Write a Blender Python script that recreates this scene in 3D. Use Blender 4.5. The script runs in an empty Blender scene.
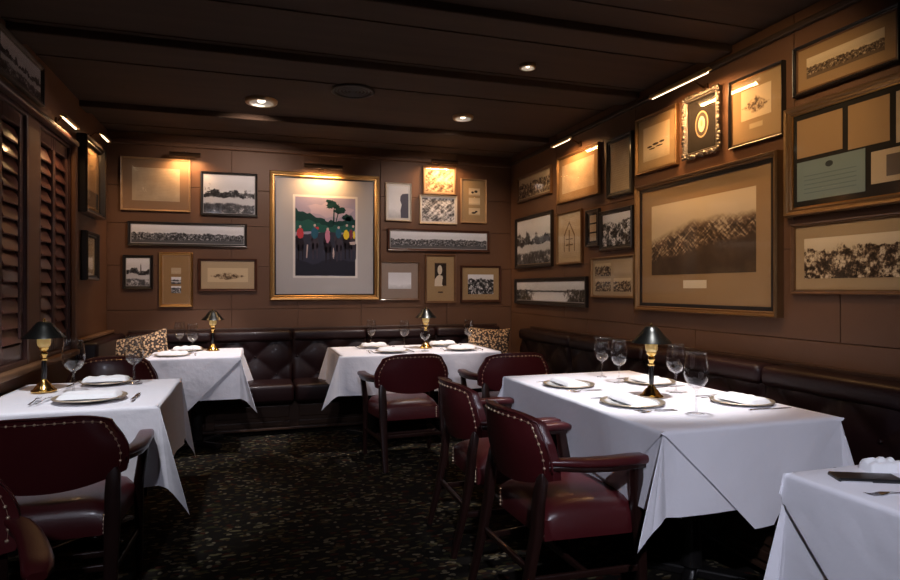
import bpy, bmesh, math, random
from mathutils import Vector, Matrix, noise
from math import sin, cos, pi, radians as R, hypot, atan2, sqrt
random.seed(7)
C = bpy.context.scene.collection
sc = bpy.context.scene

# ------------------------------------------------------------------ camera, exposure, world
cam_d = bpy.data.cameras.new('camera'); cam = bpy.data.objects.new('camera', cam_d); C.objects.link(cam)
cam.location = (0, 0, 1.30); YAW = math.atan(.317)
cam.rotation_euler = (R(90), 0, -YAW)
cam_d.sensor_fit = 'HORIZONTAL'; cam_d.sensor_width = 36; cam_d.lens = 36*615/900
cam_d.shift_y = -2/900; cam_d.clip_start = .02
sc.camera = cam
sc.view_settings.view_transform = 'Standard'; sc.view_settings.look = 'None'
sc.view_settings.exposure = 0.0; sc.view_settings.gamma = 1; sc.view_settings.use_curve_mapping = False
w = bpy.data.worlds.new('world'); sc.world = w; w.use_nodes = True
w.node_tree.nodes['Background'].inputs[0].default_value = (.010, .010, .016, 1)
w.node_tree.nodes['Background'].inputs[1].default_value = 1

CEIL = 2.70; YB = 6.10; XR = 2.62; XL = -1.25; YF = -2.4

def area(name, loc, target, size, energy, color, spread=pi):
    l = bpy.data.lights.new(name, 'AREA'); l.energy = energy; l.color = color; l.shape = 'RECTANGLE'
    l.size = size[0]; l.size_y = size[1]; l.spread = spread
    o = bpy.data.objects.new(name, l); C.objects.link(o); o.location = loc
    o.rotation_euler = (Vector(target)-Vector(loc)).to_track_quat('-Z', 'Y').to_euler(); return o
def spot(name, loc, target, energy, color, angle=60, blend=.6, size=.05):
    l = bpy.data.lights.new(name, 'SPOT'); l.energy = energy; l.color = color
    l.spot_size = R(angle); l.spot_blend = blend; l.shadow_soft_size = size
    o = bpy.data.objects.new(name, l); C.objects.link(o); o.location = loc
    o.rotation_euler = (Vector(target)-Vector(loc)).to_track_quat('-Z', 'Y').to_euler(); return o
COOL = (.86, .90, 1.0); NEUT = (1, .93, .86); WARM = (1, .56, .24)
# ceiling spots with housings built below; those outside the frame are added fill
for x_, y_, tx, ty, tz, e_ in ((-.75, -.6, -.4, 3.2, .7, 120), (.155, -.6, 1.75, 2.3, .6, 300), (.14, .8, .9, 5.0, .75, 120)):
    spot('room_fill_spot', (x_, y_, 2.665), (tx, ty, tz), e_, (.82, .84, 1.0), 52, .95, .05)  # added unseen fill from above and behind the viewer
spot('table_spot', (1.86, 2.42, 2.665), (1.86, 2.75, .76), 190, (.97, .96, 1.0), 46, .55)  # added lamp above the frame, lights the right front table
spot('table_spot', (-.75, 2.62, 2.665), (-.80, 3.50, .76), 150, (.95, .95, 1.0), 44, .6)  # likewise added out of view, brightens the left front table
spot('table_spot', (1.617, 4.75, 2.66), (1.32, 5.3, .76), 170, (1, .92, .90), 54, .6)
spot('table_spot', (.045, 4.80, 2.66), (-.42, 5.45, .76), 170, (.97, .94, 1.0), 46, .6)
spot('table_spot', (1.55, .45, 2.665), (1.85, 1.0, .76), 10, (.9, .92, 1.0), 50, .6)  # added unseen source for the bottom right table
spot('wall_washer', (1.63, 3.53, 2.66), (2.62, 3.6, 1.6), 26, (1, .68, .36), 74, .8)
spot('wall_washer', (1.617, 4.75, 2.66), (2.62, 5.1, 1.75), 34, (1, .74, .46), 70, .8)
spot('wall_washer', (1.56, 2.1, 2.665), (2.62, 2.65, 1.85), 66, (1, .68, .36), 84, .8)  # extra unseen spot, added to light the right-hand pictures
spot('wall_washer', (1.617, 4.75, 2.66), (1.7, 6.1, 1.7), 50, (1, .82, .70), 80, .7)
spot('wall_washer', (.045, 4.80, 2.66), (-.2, 6.1, 1.7), 60, (1, .80, .68), 95, .7)
spot('wall_washer', (.045, 4.80, 2.66), (-1.25, 4.5, 2.0), 20, (1, .72, .62), 50, .9)

# ------------------------------------------------------------------ node helpers
def newmat(name):
    m = bpy.data.materials.new(name); m.use_nodes = True
    return m, m.node_tree, m.node_tree.nodes['Principled BSDF']
def principled(name, col, rough=.5, metal=0, spec=.5, coat=0, bump=None, var=None, emit=None, sheen=0, coord='Object'):
    """bump=(scale,strength), var=(scale, other colour)"""
    m, t, b = newmat(name)
    b.inputs['Base Color'].default_value = (*col, 1); b.inputs['Roughness'].default_value = rough
    b.inputs['Metallic'].default_value = metal; b.inputs['Specular IOR Level'].default_value = spec
    b.inputs['Coat Weight'].default_value = coat; b.inputs['Coat Roughness'].default_value = .12
    b.inputs['Sheen Weight'].default_value = sheen
    if bump or var: tc = t.nodes.new('ShaderNodeTexCoord')
    if bump:
        n = t.nodes.new('ShaderNodeTexNoise'); n.inputs['Scale'].default_value = bump[0]; n.inputs['Detail'].default_value = 5
        bp = t.nodes.new('ShaderNodeBump'); bp.inputs['Strength'].default_value = bump[1]; bp.inputs['Distance'].default_value = .01
        t.links.new(tc.outputs[coord], n.inputs['Vector']); t.links.new(n.outputs['Fac'], bp.inputs['Height'])
        t.links.new(bp.outputs[0], b.inputs['Normal'])
    if var:
        n = t.nodes.new('ShaderNodeTexNoise'); n.inputs['Scale'].default_value = var[0]; n.inputs['Detail'].default_value = 6
        cr = t.nodes.new('ShaderNodeValToRGB'); cr.color_ramp.elements[0].position = .35; cr.color_ramp.elements[1].position = .68
        cr.color_ramp.elements[0].color = (*col, 1); cr.color_ramp.elements[1].color = (*var[1], 1)
        t.links.new(tc.outputs[coord], n.inputs['Vector']); t.links.new(n.outputs['Fac'], cr.inputs[0])
        t.links.new(cr.outputs[0], b.inputs['Base Color'])
    if emit: b.inputs['Emission Color'].default_value = (*emit[0], 1); b.inputs['Emission Strength'].default_value = emit[1]
    return m
def wood(name, c1, c2, rough=.4, scale=(2, 30, 30), coat=.1):
    m, t, b = newmat(name)
    tc = t.nodes.new('ShaderNodeTexCoord'); mp = t.nodes.new('ShaderNodeMapping'); mp.inputs['Scale'].default_value = scale
    n = t.nodes.new('ShaderNodeTexNoise'); n.inputs['Scale'].default_value = 1.5; n.inputs['Detail'].default_value = 7
    cr = t.nodes.new('ShaderNodeValToRGB'); cr.color_ramp.elements[0].position = .3; cr.color_ramp.elements[1].position = .7
    cr.color_ramp.elements[0].color = (*c1, 1); cr.color_ramp.elements[1].color = (*c2, 1)
    t.links.new(tc.outputs['Object'], mp.inputs[0]); t.links.new(mp.outputs[0], n.inputs['Vector'])
    t.links.new(n.outputs['Fac'], cr.inputs[0]); t.links.new(cr.outputs[0], b.inputs['Base Color'])
    b.inputs['Roughness'].default_value = rough; b.inputs['Coat Weight'].default_value = coat; b.inputs['Specular IOR Level'].default_value = .3
    return m

M = {}
M['wall'] = principled('brown_panelling', (.135, .066, .036), .5, spec=.3, var=(1.3, (.108, .052, .028)), bump=(60, .05))
M['wall_dark'] = principled('dark_brown_paint', (.045, .028, .019), .5, spec=.3, var=(1.5, (.036, .022, .015)))
M['ceiling'] = wood('dark_ceiling_boards', (.050, .028, .017), (.064, .037, .023), .8, (.6, 8, 8), 0)
M['shutter'] = wood('shutter_wood', (.105, .042, .034), (.140, .056, .044), .33, (3, 3, 20), .25)
M['shutter_frame'] = wood('shutter_frame_wood', (.050, .024, .022), (.072, .034, .030), .35, (20, 20, 2), .2)
M['sill'] = wood('tan_sill_wood', (.16, .085, .045), (.21, .115, .06), .35, (20, 2, 20), .2)
M['leather'] = principled('burgundy_leather', (.070, .0088, .0108), .34, spec=.55, var=(5, (.062, .008, .0095)), bump=(220, .10), coat=.12)
M['leather_dark'] = principled('oxblood_bench_leather', (.011, .0025, .003), .46, spec=.25, var=(4, (.010, .0024, .0026)), bump=(160, .10), coat=.04)
M['chair_wood'] = wood('dark_mahogany', (.016, .006, .005), (.026, .010, .008), .3, (20, 20, 2), .3)
M['bench_wood'] = wood('bench_base_wood', (.034, .016, .010), (.048, .024, .014), .45, (2, 20, 20), .1)
M['cloth'] = principled('white_table_linen', (.80, .79, .84), .85, spec=.15, bump=(7, .45), sheen=.2)
for n_ in M['cloth'].node_tree.nodes:
    if n_.type == 'BUMP': n_.inputs['Distance'].default_value = .02
M['napkin'] = principled('white_napkin_linen', (.82, .82, .84), .85, spec=.15, bump=(60, .15))
M['brass'] = principled('polished_brass', (.80, .52, .16), .16, metal=1)
M['brass_nail'] = principled('brass_nailheads', (.85, .66, .46), .38, metal=.8)
M['brass_pale'] = principled('satin_brass', (.72, .56, .30), .3, metal=1)
M['steel'] = principled('silver_cutlery', (.72, .72, .74), .16, metal=1)
M['pewter'] = principled('pewter_rim', (.62, .54, .42), .38, metal=.8)
M['china'] = principled('white_china', (.78, .77, .75), .2, spec=.6, coat=.4)
M['shade'] = principled('black_metal_shade', (.035, .036, .033), .26, metal=.9, spec=.8)
M['black'] = principled('black_lacquer', (.010, .009, .009), .25, coat=.4)
M['rubber'] = principled('black_plastic', (.012, .012, .013), .3, spec=.5)
M['night'] = principled('dark_window_glass', (.006, .006, .009), .05, spec=.6)
M['bulb'] = principled('lamp_bulb', (1, .9, .7), .4, emit=((1, .74, .38), 6))
M['candle'] = principled('frosted_lamp_holder', (.75, .55, .22), .3, emit=((1, .62, .20), .12))
M['down_emit'] = principled('downlight_lens', (1, 1, 1), .4, emit=((1, .82, .62), 5))
M['tube_emit'] = principled('picture_light_lens', (1, 1, 1), .4, emit=((1, .78, .50), 3.5))
M['hood_dark'] = principled('dark_bronze', (.10, .055, .03), .35, metal=.9)
M['trim_metal'] = principled('bronze_trim', (.42, .30, .19), .35, metal=1)
M['vent'] = principled('bronze_vent', (.030, .019, .013), .5)
# glass
m, t, b = newmat('wine_glass'); t.nodes.remove(b)
gl = t.nodes.new('ShaderNodeBsdfGlossy'); gl.inputs['Roughness'].default_value = .03
tr = t.nodes.new('ShaderNodeBsdfTransparent'); tr.inputs[0].default_value = (.955, .96, .965, 1)
lw = t.nodes.new('ShaderNodeLayerWeight'); lw.inputs[0].default_value = .5
p1 = t.nodes.new('ShaderNodeMath'); p1.operation = 'POWER'; p1.inputs[1].default_value = 2.6; t.links.new(lw.outputs['Facing'], p1.inputs[0])
p2 = t.nodes.new('ShaderNodeMath'); p2.operation = 'MULTIPLY_ADD'; p2.inputs[1].default_value = .85; p2.inputs[2].default_value = .05; t.links.new(p1.outputs[0], p2.inputs[0])
mx = t.nodes.new('ShaderNodeMixShader'); t.links.new(p2.outputs[0], mx.inputs[0])
t.links.new(tr.outputs[0], mx.inputs[1]); t.links.new(gl.outputs[0], mx.inputs[2]); t.links.new(mx.outputs[0], t.nodes['Material Output'].inputs[0])
M['glass'] = m
m, t, b = newmat('picture_glass'); t.nodes.remove(b)
gl = t.nodes.new('ShaderNodeBsdfGlossy'); gl.inputs['Roughness'].default_value = .06
tr = t.nodes.new('ShaderNodeBsdfTransparent'); lw = t.nodes.new('ShaderNodeLayerWeight'); lw.inputs[0].default_value = .5
pw_ = t.nodes.new('ShaderNodeMath'); pw_.operation = 'POWER'; pw_.inputs[1].default_value = 5; t.links.new(lw.outputs['Facing'], pw_.inputs[0])
fr = t.nodes.new('ShaderNodeMath'); fr.operation = 'ADD'; fr.inputs[1].default_value = .02; t.links.new(pw_.outputs[0], fr.inputs[0])
mx = t.nodes.new('ShaderNodeMixShader')
t.links.new(fr.outputs[0], mx.inputs[0]); t.links.new(tr.outputs[0], mx.inputs[1]); t.links.new(gl.outputs[0], mx.inputs[2]); t.links.new(mx.outputs[0], t.nodes['Material Output'].inputs[0])
M['pane'] = m

# carpet: near-black ground with scattered leaf flecks
m, t, b = newmat('leaf_pattern_carpet')
tc = t.nodes.new('ShaderNodeTexCoord')
def N(t, typ, **kw):
    n = t.nodes.new(typ)
    for k, v in kw.items(): setattr(n, k, v)
    return n
def math_(t, op, a, b_=None):
    n = t.nodes.new('ShaderNodeMath'); n.operation = op
    for i, x in enumerate((a, b_)):
        if x is None: continue
        if isinstance(x, (int, float)): n.inputs[i].default_value = x
        else: t.links.new(x, n.inputs[i])
    return n.outputs[0]
last = None
base = N(t, 'ShaderNodeRGB'); base.outputs[0].default_value = (.0065, .0050, .0040, 1); last = base.outputs[0]
for i, (sx, sy, rot, thr, cols) in enumerate([
        (11, 30, .25, .24, [(.0245, .0230, .0094), (.0756, .0634, .0324), (.0101, .0086, .0058)]),
        (17, 44, -.35, .20, [(.0396, .0331, .0144), (.0130, .0115, .0058), (.1080, .0900, .0576)]),
        (13, 26, -.1, .20, [(.0288, .0079, .0043), (.0144, .0058, .0036), (.0432, .0288, .0115)]),
        (26, 20, .8, .16, [(.0864, .0720, .0468), (.0144, .0122, .0072), (.0324, .0202, .0086)])]):
    mp = N(t, 'ShaderNodeMapping'); mp.inputs['Scale'].default_value = (sx, sy, 1); mp.inputs['Rotation'].default_value = (0, 0, rot); mp.inputs['Location'].default_value = (i*3.3, i*1.7, 0)
    ns = N(t, 'ShaderNodeTexNoise'); ns.inputs['Scale'].default_value = 14; t.links.new(tc.outputs['Object'], ns.inputs['Vector'])
    ad = N(t, 'ShaderNodeMixRGB'); ad.blend_type = 'LINEAR_LIGHT'; ad.inputs[0].default_value = .02
    t.links.new(tc.outputs['Object'], ad.inputs[1]); t.links.new(ns.outputs['Color'], ad.inputs[2]); t.links.new(ad.outputs[0], mp.inputs[0])
    v = N(t, 'ShaderNodeTexVoronoi'); v.voronoi_dimensions = '2D'; v.inputs['Scale'].default_value = 1; v.inputs['Randomness'].default_value = 1
    t.links.new(mp.outputs[0], v.inputs['Vector'])
    sp = N(t, 'ShaderNodeSeparateColor'); t.links.new(v.outputs['Color'], sp.inputs[0])
    cr = N(t, 'ShaderNodeValToRGB'); cr.color_ramp.interpolation = 'CONSTANT'
    e = cr.color_ramp.elements; e[0].color = (*cols[0], 1); e[1].position = .45; e[1].color = (*cols[2], 1)
    x = e.new(.72); x.color = (*cols[1], 1)
    t.links.new(sp.outputs[1], cr.inputs[0])
    msk = math_(t, 'MULTIPLY', math_(t, 'LESS_THAN', v.outputs['Distance'], thr+.10), math_(t, 'LESS_THAN', sp.outputs[0], .36))
    mx = N(t, 'ShaderNodeMixRGB'); t.links.new(msk, mx.inputs[0]); t.links.new(last, mx.inputs[1]); t.links.new(cr.outputs[0], mx.inputs[2]); last = mx.outputs[0]
t.links.new(last, b.inputs['Base Color']); b.inputs['Roughness'].default_value = .95; b.inputs['Specular IOR Level'].default_value = .1
M['carpet'] = m

# patterned pillow
m, t, b = newmat('leaf_print_pillow')
tc = N(t, 'ShaderNodeTexCoord'); v = N(t, 'ShaderNodeTexVoronoi'); v.feature = 'SMOOTH_F1'; v.inputs['Scale'].default_value = 52; v.inputs['Smoothness'].default_value = .3
ns = N(t, 'ShaderNodeTexNoise'); ns.inputs['Scale'].default_value = 45; ns.inputs['Detail'].default_value = 3
t.links.new(tc.outputs['Object'], v.inputs['Vector']); t.links.new(tc.outputs['Object'], ns.inputs['Vector'])
s_ = math_(t, 'ADD', math_(t, 'MULTIPLY', v.outputs['Distance'], .9), math_(t, 'MULTIPLY', ns.outputs['Fac'], .6))
cr = N(t, 'ShaderNodeValToRGB'); cr.color_ramp.interpolation = 'EASE'; e = cr.color_ramp.elements
e[0].position = .66; e[0].color = (.52, .34, .19, 1); e[1].position = .76; e[1].color = (.035, .022, .016, 1)
t.links.new(s_, cr.inputs[0]); t.links.new(cr.outputs[0], b.inputs['Base Color']); b.inputs['Roughness'].default_value = .85
M['pillow'] = m

# ------------------------------------------------------------------ mesh helpers
def obj(name, bm, mat, parent=None, smooth=False, angle=None):
    me = bpy.data.meshes.new(name); bmesh.ops.recalc_face_normals(bm, faces=bm.faces[:])
    bm.to_mesh(me); bm.free()
    o = bpy.data.objects.new(name, me); C.objects.link(o)
    if mat: me.materials.append(mat if not isinstance(mat, str) else M[mat])
    if smooth or angle:
        for p in me.polygons: p.use_smooth = True
        if angle: me.set_sharp_from_angle(angle=R(angle))
    if parent: o.parent = parent
    return o
def tag(o, label, cat, group=None, kind=None):
    if label: o['label'] = label
    if cat: o['category'] = cat
    if group: o['group'] = group
    if kind: o['kind'] = kind
    return o
def thing(name, label, cat, loc=(0, 0, 0), rz=0, group=None):
    o = bpy.data.objects.new(name, None); C.objects.link(o); o.location = loc; o.rotation_euler = (0, 0, rz)
    o.empty_display_size = .1
    return tag(o, label, cat, group)
def struct(name, bm, mat, **k):
    o = obj(name, bm, mat, **k); o['kind'] = 'structure'; return o
def BM(): return bmesh.new()
def box(bm, x0, x1, y0, y1, z0, z1, bev=0, seg=2, mtx=None):
    r = bmesh.ops.create_cube(bm, size=1); vs = r['verts']
    for v in vs: v.co = Vector(((x0+x1)/2+v.co.x*(x1-x0), (y0+y1)/2+v.co.y*(y1-y0), (z0+z1)/2+v.co.z*(z1-z0)))
    es = list({e for v in vs for e in v.link_edges})
    if bev:
        rr = bmesh.ops.bevel(bm, geom=es, offset=bev, segments=seg, affect='EDGES', profile=.5); vs = list({v for v in rr['verts']} | {v for v in vs if v.is_valid})
    if mtx: bmesh.ops.transform(bm, matrix=mtx, verts=vs)
    return bm
def lathe(bm, prof, n=24, cx=0, cy=0, cz=0, cap=True):
    rings = []
    for r, z in prof:
        if r < 1e-6: rings.append([bm.verts.new((cx, cy, cz+z))])
        else: rings.append([bm.verts.new((cx+r*cos(2*pi*i/n), cy+r*sin(2*pi*i/n), cz+z)) for i in range(n)])
    for a, b_ in zip(rings, rings[1:]):
        for i in range(n):
            j = (i+1) % n
            if len(a) == 1 and len(b_) == 1: continue
            if len(a) == 1: bm.faces.new((a[0], b_[j], b_[i]))
            elif len(b_) == 1: bm.faces.new((a[i], a[j], b_[0]))
            else: bm.faces.new((a[i], a[j], b_[j], b_[i]))
    if cap:
        for rg in (rings[0], rings[-1]):
            if len(rg) > 1: bm.faces.new(rg)
    return bm
def sweep(bm, path, prof, up=Vector((0, 0, 1)), scales=None, cap=True):
    """closed profile [(side, up)] swept along path"""
    path = [Vector(p) for p in path]; rings = []
    for i, p in enumerate(path):
        d = (path[min(i+1, len(path)-1)]-path[max(i-1, 0)]).normalized()
        s = d.cross(up); s = s.normalized() if s.length > 1e-4 else Vector((1, 0, 0)); u = s.cross(d).normalized()
        k = scales[i] if scales else 1
        rings.append([bm.verts.new(p+s*a*k+u*b_*k) for a, b_ in prof])
    n = len(prof)
    for a, b_ in zip(rings, rings[1:]):
        for i in range(n): bm.faces.new((a[i], a[(i+1) % n], b_[(i+1) % n], b_[i]))
    if cap: bm.faces.new(rings[0]); bm.faces.new(rings[-1])
    return bm
def circ(r, n=8, ry=None): return [(r*cos(2*pi*i/n), (ry or r)*sin(2*pi*i/n)) for i in range(n)]
def rrect(w, h, r, n=4):
    out = []
    for cx, cy, a0 in ((w/2-r, h/2-r, 0), (-w/2+r, h/2-r, 90), (-w/2+r, -h/2+r, 180), (w/2-r, -h/2+r, 270)):
        for i in range(n+1): out.append((cx+r*cos(R(a0+90*i/n)), cy+r*sin(R(a0+90*i/n))))
    return out
def plane(bm, x0, x1, z0, z1, y=0):
    bm.faces.new([bm.verts.new(p) for p in ((x0, y, z0), (x1, y, z0), (x1, y, z1), (x0, y, z1))]); return bm
def poly(bm, pts, y=0, th=.0006):
    """thin cut-out shape in the xz plane facing -y"""
    f = [bm.verts.new((a, y, b_)) for a, b_ in pts]; k = [bm.verts.new((a, y+th, b_)) for a, b_ in pts]; n = len(pts)
    bm.faces.new(f); bm.faces.new(k[::-1])
    for i in range(n): bm.faces.new((f[i], f[(i+1) % n], k[(i+1) % n], k[i]))
    return bm
def ell(cx, cz, a, b_, n=14): return [(cx+a*cos(2*pi*i/n), cz+b_*sin(2*pi*i/n)) for i in range(n)]
def copy_tree(o, parent=None):
    c = o.copy(); C.objects.link(c)
    if parent: c.parent = parent
    for ch in list(o.children): copy_tree(ch, c)
    return c

# ------------------------------------------------------------------ room shell
fl = struct('floor', box(BM(), XL-.2, XR+.2, YF-.2, YB+.2, -.1, 0), 'carpet')
bm = BM(); box(bm, XL-.2, XR+.2, YF-.2, YB+.2, CEIL, CEIL+.1)
for yb in (1.0, 1.98, 2.98, 3.88, 5.30):          # shallow beams that cross the room
    box(bm, XL, XR, yb-.10, yb+.10, CEIL-.045, CEIL+.02, .008)
for i in range(16):                                      # thin board joints
    y = YF+.30+i*.53
    if abs(y-4.78) < .16 or abs(y-3.53) < .10: continue
    box(bm, XL, XR, y-.006, y+.006, CEIL-.006, CEIL+.01)
struct('ceiling', bm, 'ceiling')
def panel_wall(name, ua, ub, rows, seams, tomat):
    """wall of flat boards with open joints; u along the wall, tomat turns (u, depth, z) into world"""
    bm = BM()
    def b(u0, u1, d0, d1, z0, z1, bev=0):
        n0 = len(bm.verts); box(bm, u0, u1, d0, d1, z0, z1, bev)
        bm.verts.ensure_lookup_table()
        for v in bm.verts[n0:]: v.co = Vector(tomat(*v.co))
    b(ua, ub, .012, .2, 0, CEIL)
    for k in range(len(rows)-1):
        ss = [ua]+[s for s in seams[k] if ua < s < ub]+[ub]
        for a, c in zip(ss, ss[1:]): b(a+.0025, c-.0025, 0, .015, rows[k]+.002, rows[k+1]-.002, .002)
    return struct(name, bm, 'wall')
rows = [0, 1.10, 1.50, 1.88, 2.22, CEIL]
sb = [-.214, 1.005, 2.2]
panel_wall('wall_back', XL-.2, XR+.2, rows, [[-.21, .395, 1.005, 1.9], [-.21, .395, 1.005, 1.9], [-.21, 1.2, 2.0], [-.21, 1.2, 2.0], [-.21, .6, 1.2, 2.0]],
           lambda u, d, z: (u, YB+d, z))
panel_wall('wall_right', YF-.2, YB, [0, 1.04, 1.5, 1.95, CEIL], [[.6, 1.9, 3.2, 4.5], [.9, 2.2, 3.85, 4.9], [.9, 2.46, 3.83], [.9, 2.46, 3.83, 5.05]],
           lambda u, d, z: (XR+d, u, z))
bm = BM()
SILL = .86; WTOP = 2.32
box(bm, XL-.2, XL, YF-.2, YB, 0, SILL)            # below the windows
box(bm, XL-.2, XL, YF-.2, YB, WTOP, CEIL)         # above
box(bm, XL-.2, XL, 5.0, YB, SILL, WTOP)           # pier by the corner
for a, b_ in ((4.14, 4.32), (2.75, 3.0), (YF-.2, .6)): box(bm, XL-.2, XL, a, b_, SILL, WTOP)
struct('wall_left', bm, 'wall')
struct('wall_front', box(BM(), XL-.2, XR+.2, YF-.2, YF, 0, CEIL), 'wall_dark')
# trims
struct('trim_1', box(BM(), XL, XR, YB-.03, YB, 2.585, 2.625, .008), 'wall')
struct('trim_2', box(BM(), XR-.03, XR, YF, YB-.03, 2.60, 2.635, .008), 'wall_dark')
struct('trim_3', box(BM(), XL, XL+.055, -.5, 5.0, SILL-.035, SILL+.005, .01), 'sill')
struct('trim_4', box(BM(), XL, XL+.05, 0, 5.02, WTOP-.01, WTOP+.03, .012), 'shutter_frame')
struct('trim_5', box(BM(), XL, XL+.03, 4.985, 5.06, SILL, WTOP, .008), 'wall')

def shutter_window(name, y0, y1, npan):
    wroot = bpy.data.objects.new(name, None); C.objects.link(wroot); wroot.location = (XL, (y0+y1)/2, SILL); wroot['kind'] = 'structure'
    yc = (y0+y1)/2
    gl = obj('window_glass', box(BM(), -.17, -.16, y0-yc, y1-yc, 0, WTOP-SILL), 'night', wroot)
    bm = BM()
    H = WTOP-SILL
    for a, b_, c, d in ((y0, y0+.03, 0, H), (y1-.03, y1, 0, H), (y0+.03, y1-.03, 0, .03), (y0+.03, y1-.03, H-.03, H)):
        box(bm, -.12, -.0, a-yc, b_-yc, c, d, .004)
    obj('window_frame', bm, 'shutter_frame', wroot)
    pw = (y1-y0-.06)/npan
    for k in range(npan):
        a = y0+.03+k*pw-yc; b_ = a+pw
        sf = BM()
        for p, q, c, d in ((a+.002, a+.045, .03, H-.03), (b_-.045, b_-.002, .03, H-.03), (a+.045, b_-.045, .03, .12), (a+.045, b_-.045, H-.11, H-.03)):
            box(sf, -.052, -.018, p, q, c, d, .004)
        pan = obj('shutter_panel', sf, 'shutter_frame', wroot)
        lv = BM(); n = 14; z0 = .135; z1 = H-.125
        for i in range(n):
            z = z0+(i+.5)*(z1-z0)/n
            mt = Matrix.Translation((-.035, 0, z)) @ Matrix.Rotation(R(-22+random.uniform(-2, 2)), 4, 'Y')
            box(lv, -.006, .006, a+.047, b_-.047, -.052, .052, .005, 2, mt)
        obj('louvres', lv, 'shutter', pan)
        obj('tilt_rod', box(BM(), .012, .022, (a+b_)/2-.006, (a+b_)/2+.006, .16, H-.14, .002), 'shutter_frame', pan)
    return wroot
shutter_window('window_1', 4.32, 5.0, 2)
shutter_window('window_2', 3.0, 4.14, 3)
shutter_window('window_3', .6, 2.75, 5)

# ------------------------------------------------------------------ banquettes
def tuft(u, z, su=.19, sz=.165):
    a = u/su+z/sz; b_ = u/su-z/sz
    return (abs(sin(pi*a/2))*abs(sin(pi*b_/2)))**.45
def bench(name, label, U0, U1, tm, base_u=None, secs=4, wback=.15):
    """local u along, d out of the wall (0 wall .. 0.55 front)"""
    root = thing(name, label, 'bench', tm((U0+U1)/2, 0, 0))
    loc = Vector(root.location)
    def fix(bm):
        for v in bm.verts: v.co = Vector(tm(*v.co))-loc
        return bm
    obj('plinth', fix(box(BM(), U0, U1, 0, .36, 0, .05)), 'bench_wood', root)
    bm = BM(); box(bm, U0, U1, 0, .44, .05, .29, .004)
    n = max(1, round((U1-U0)/.75))
    for i in range(n):
        a = U0+(U1-U0)*i/n; b_ = U0+(U1-U0)*(i+1)/n
        box(bm, a+.04, b_-.04, .43, .452, .08, .12, .004); box(bm, a+.04, b_-.04, .43, .450, .155, .26, .006)
    box(bm, U0, U1, .43, .462, .045, .066, .004)
    obj('base_cabinet', fix(bm), 'bench_wood', root)
    L = (U1-U0)/secs
    for k in range(secs):
        a = U0+k*L; b_ = a+L
        obj('seat_cushion', fix(box(BM(), a+.003, b_-.003, wback-.02, .54, .29, .455, .035, 4)), 'leather_dark', root, angle=60)
        bm = BM(); nu = int(L/.022); nz = 20; zl, zh = .44, .82; grid = []
        for i in range(nu+1):
            row = []
            for j in range(nz+1):
                u = a+L*i/nu; z = zl+(zh-zl)*j/nz
                e = min(i, nu-i)/nu*L; ee = min(1, e/.012)
                d = wback-.035+.034*tuft(u, z)*ee+.02*(1-j/nz)
                row.append(bm.verts.new((u, d, z)))
            grid.append(row)
        for i in range(nu):
            for j in range(nz): bm.faces.new((grid[i][j], grid[i+1][j], grid[i+1][j+1], grid[i][j+1]))
        back = obj('tufted_back', fix(bm), 'leather_dark', root, smooth=True)
        obj('top_roll', fix(box(BM(), a+.003, b_-.003, 0, wback+.015, .80, .905, .035, 4)), 'leather_dark', root, angle=60)
        for ii in range(-80, 80):
            for jj in range(0, 8):
                if (ii+jj) % 2: continue
                u = ii*.19; z = jj*.165
                if a+.03 < u < b_-.03 and zl+.03 < z < zh-.03:
                    bm = BM(); bmesh.ops.create_icosphere(bm, subdivisions=1, radius=.011, matrix=Matrix.Translation((u, wback-.025+.02*(1-(z-zl)/(zh-zl)), z)))
                    obj('tuft_button', fix(bm), 'leather_dark', back, smooth=True)
    obj('top_ledge', fix(box(BM(), U0, U1, 0, .035, .90, .925, .006)), 'bench_wood', root)
    return root
bench('banquette', 'long dark oxblood tufted leather banquette along the back wall', XL+.175, XR-.175, lambda u, d, z: (u, YB-.002-d, z), secs=5)
bench('banquette', 'dark leather banquette along the right wall behind the front tables', -1.5, YB-.555, lambda u, d, z: (XR-.002-d, u, z), secs=7)
# short leather return along the left wall in the corner
rt = thing('banquette_return', 'short dark leather banquette end with tan ledge by left wall corner', 'bench', (XL+.004, 5.5, 0))
obj('panel_back', box(BM(), .0, .15, -.42, .59, .05, .90, .03, 3), 'leather_dark', rt, angle=60)
obj('top_ledge', box(BM(), .0, .06, -.43, .59, .905, .93, .006), 'sill', rt)

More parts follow.
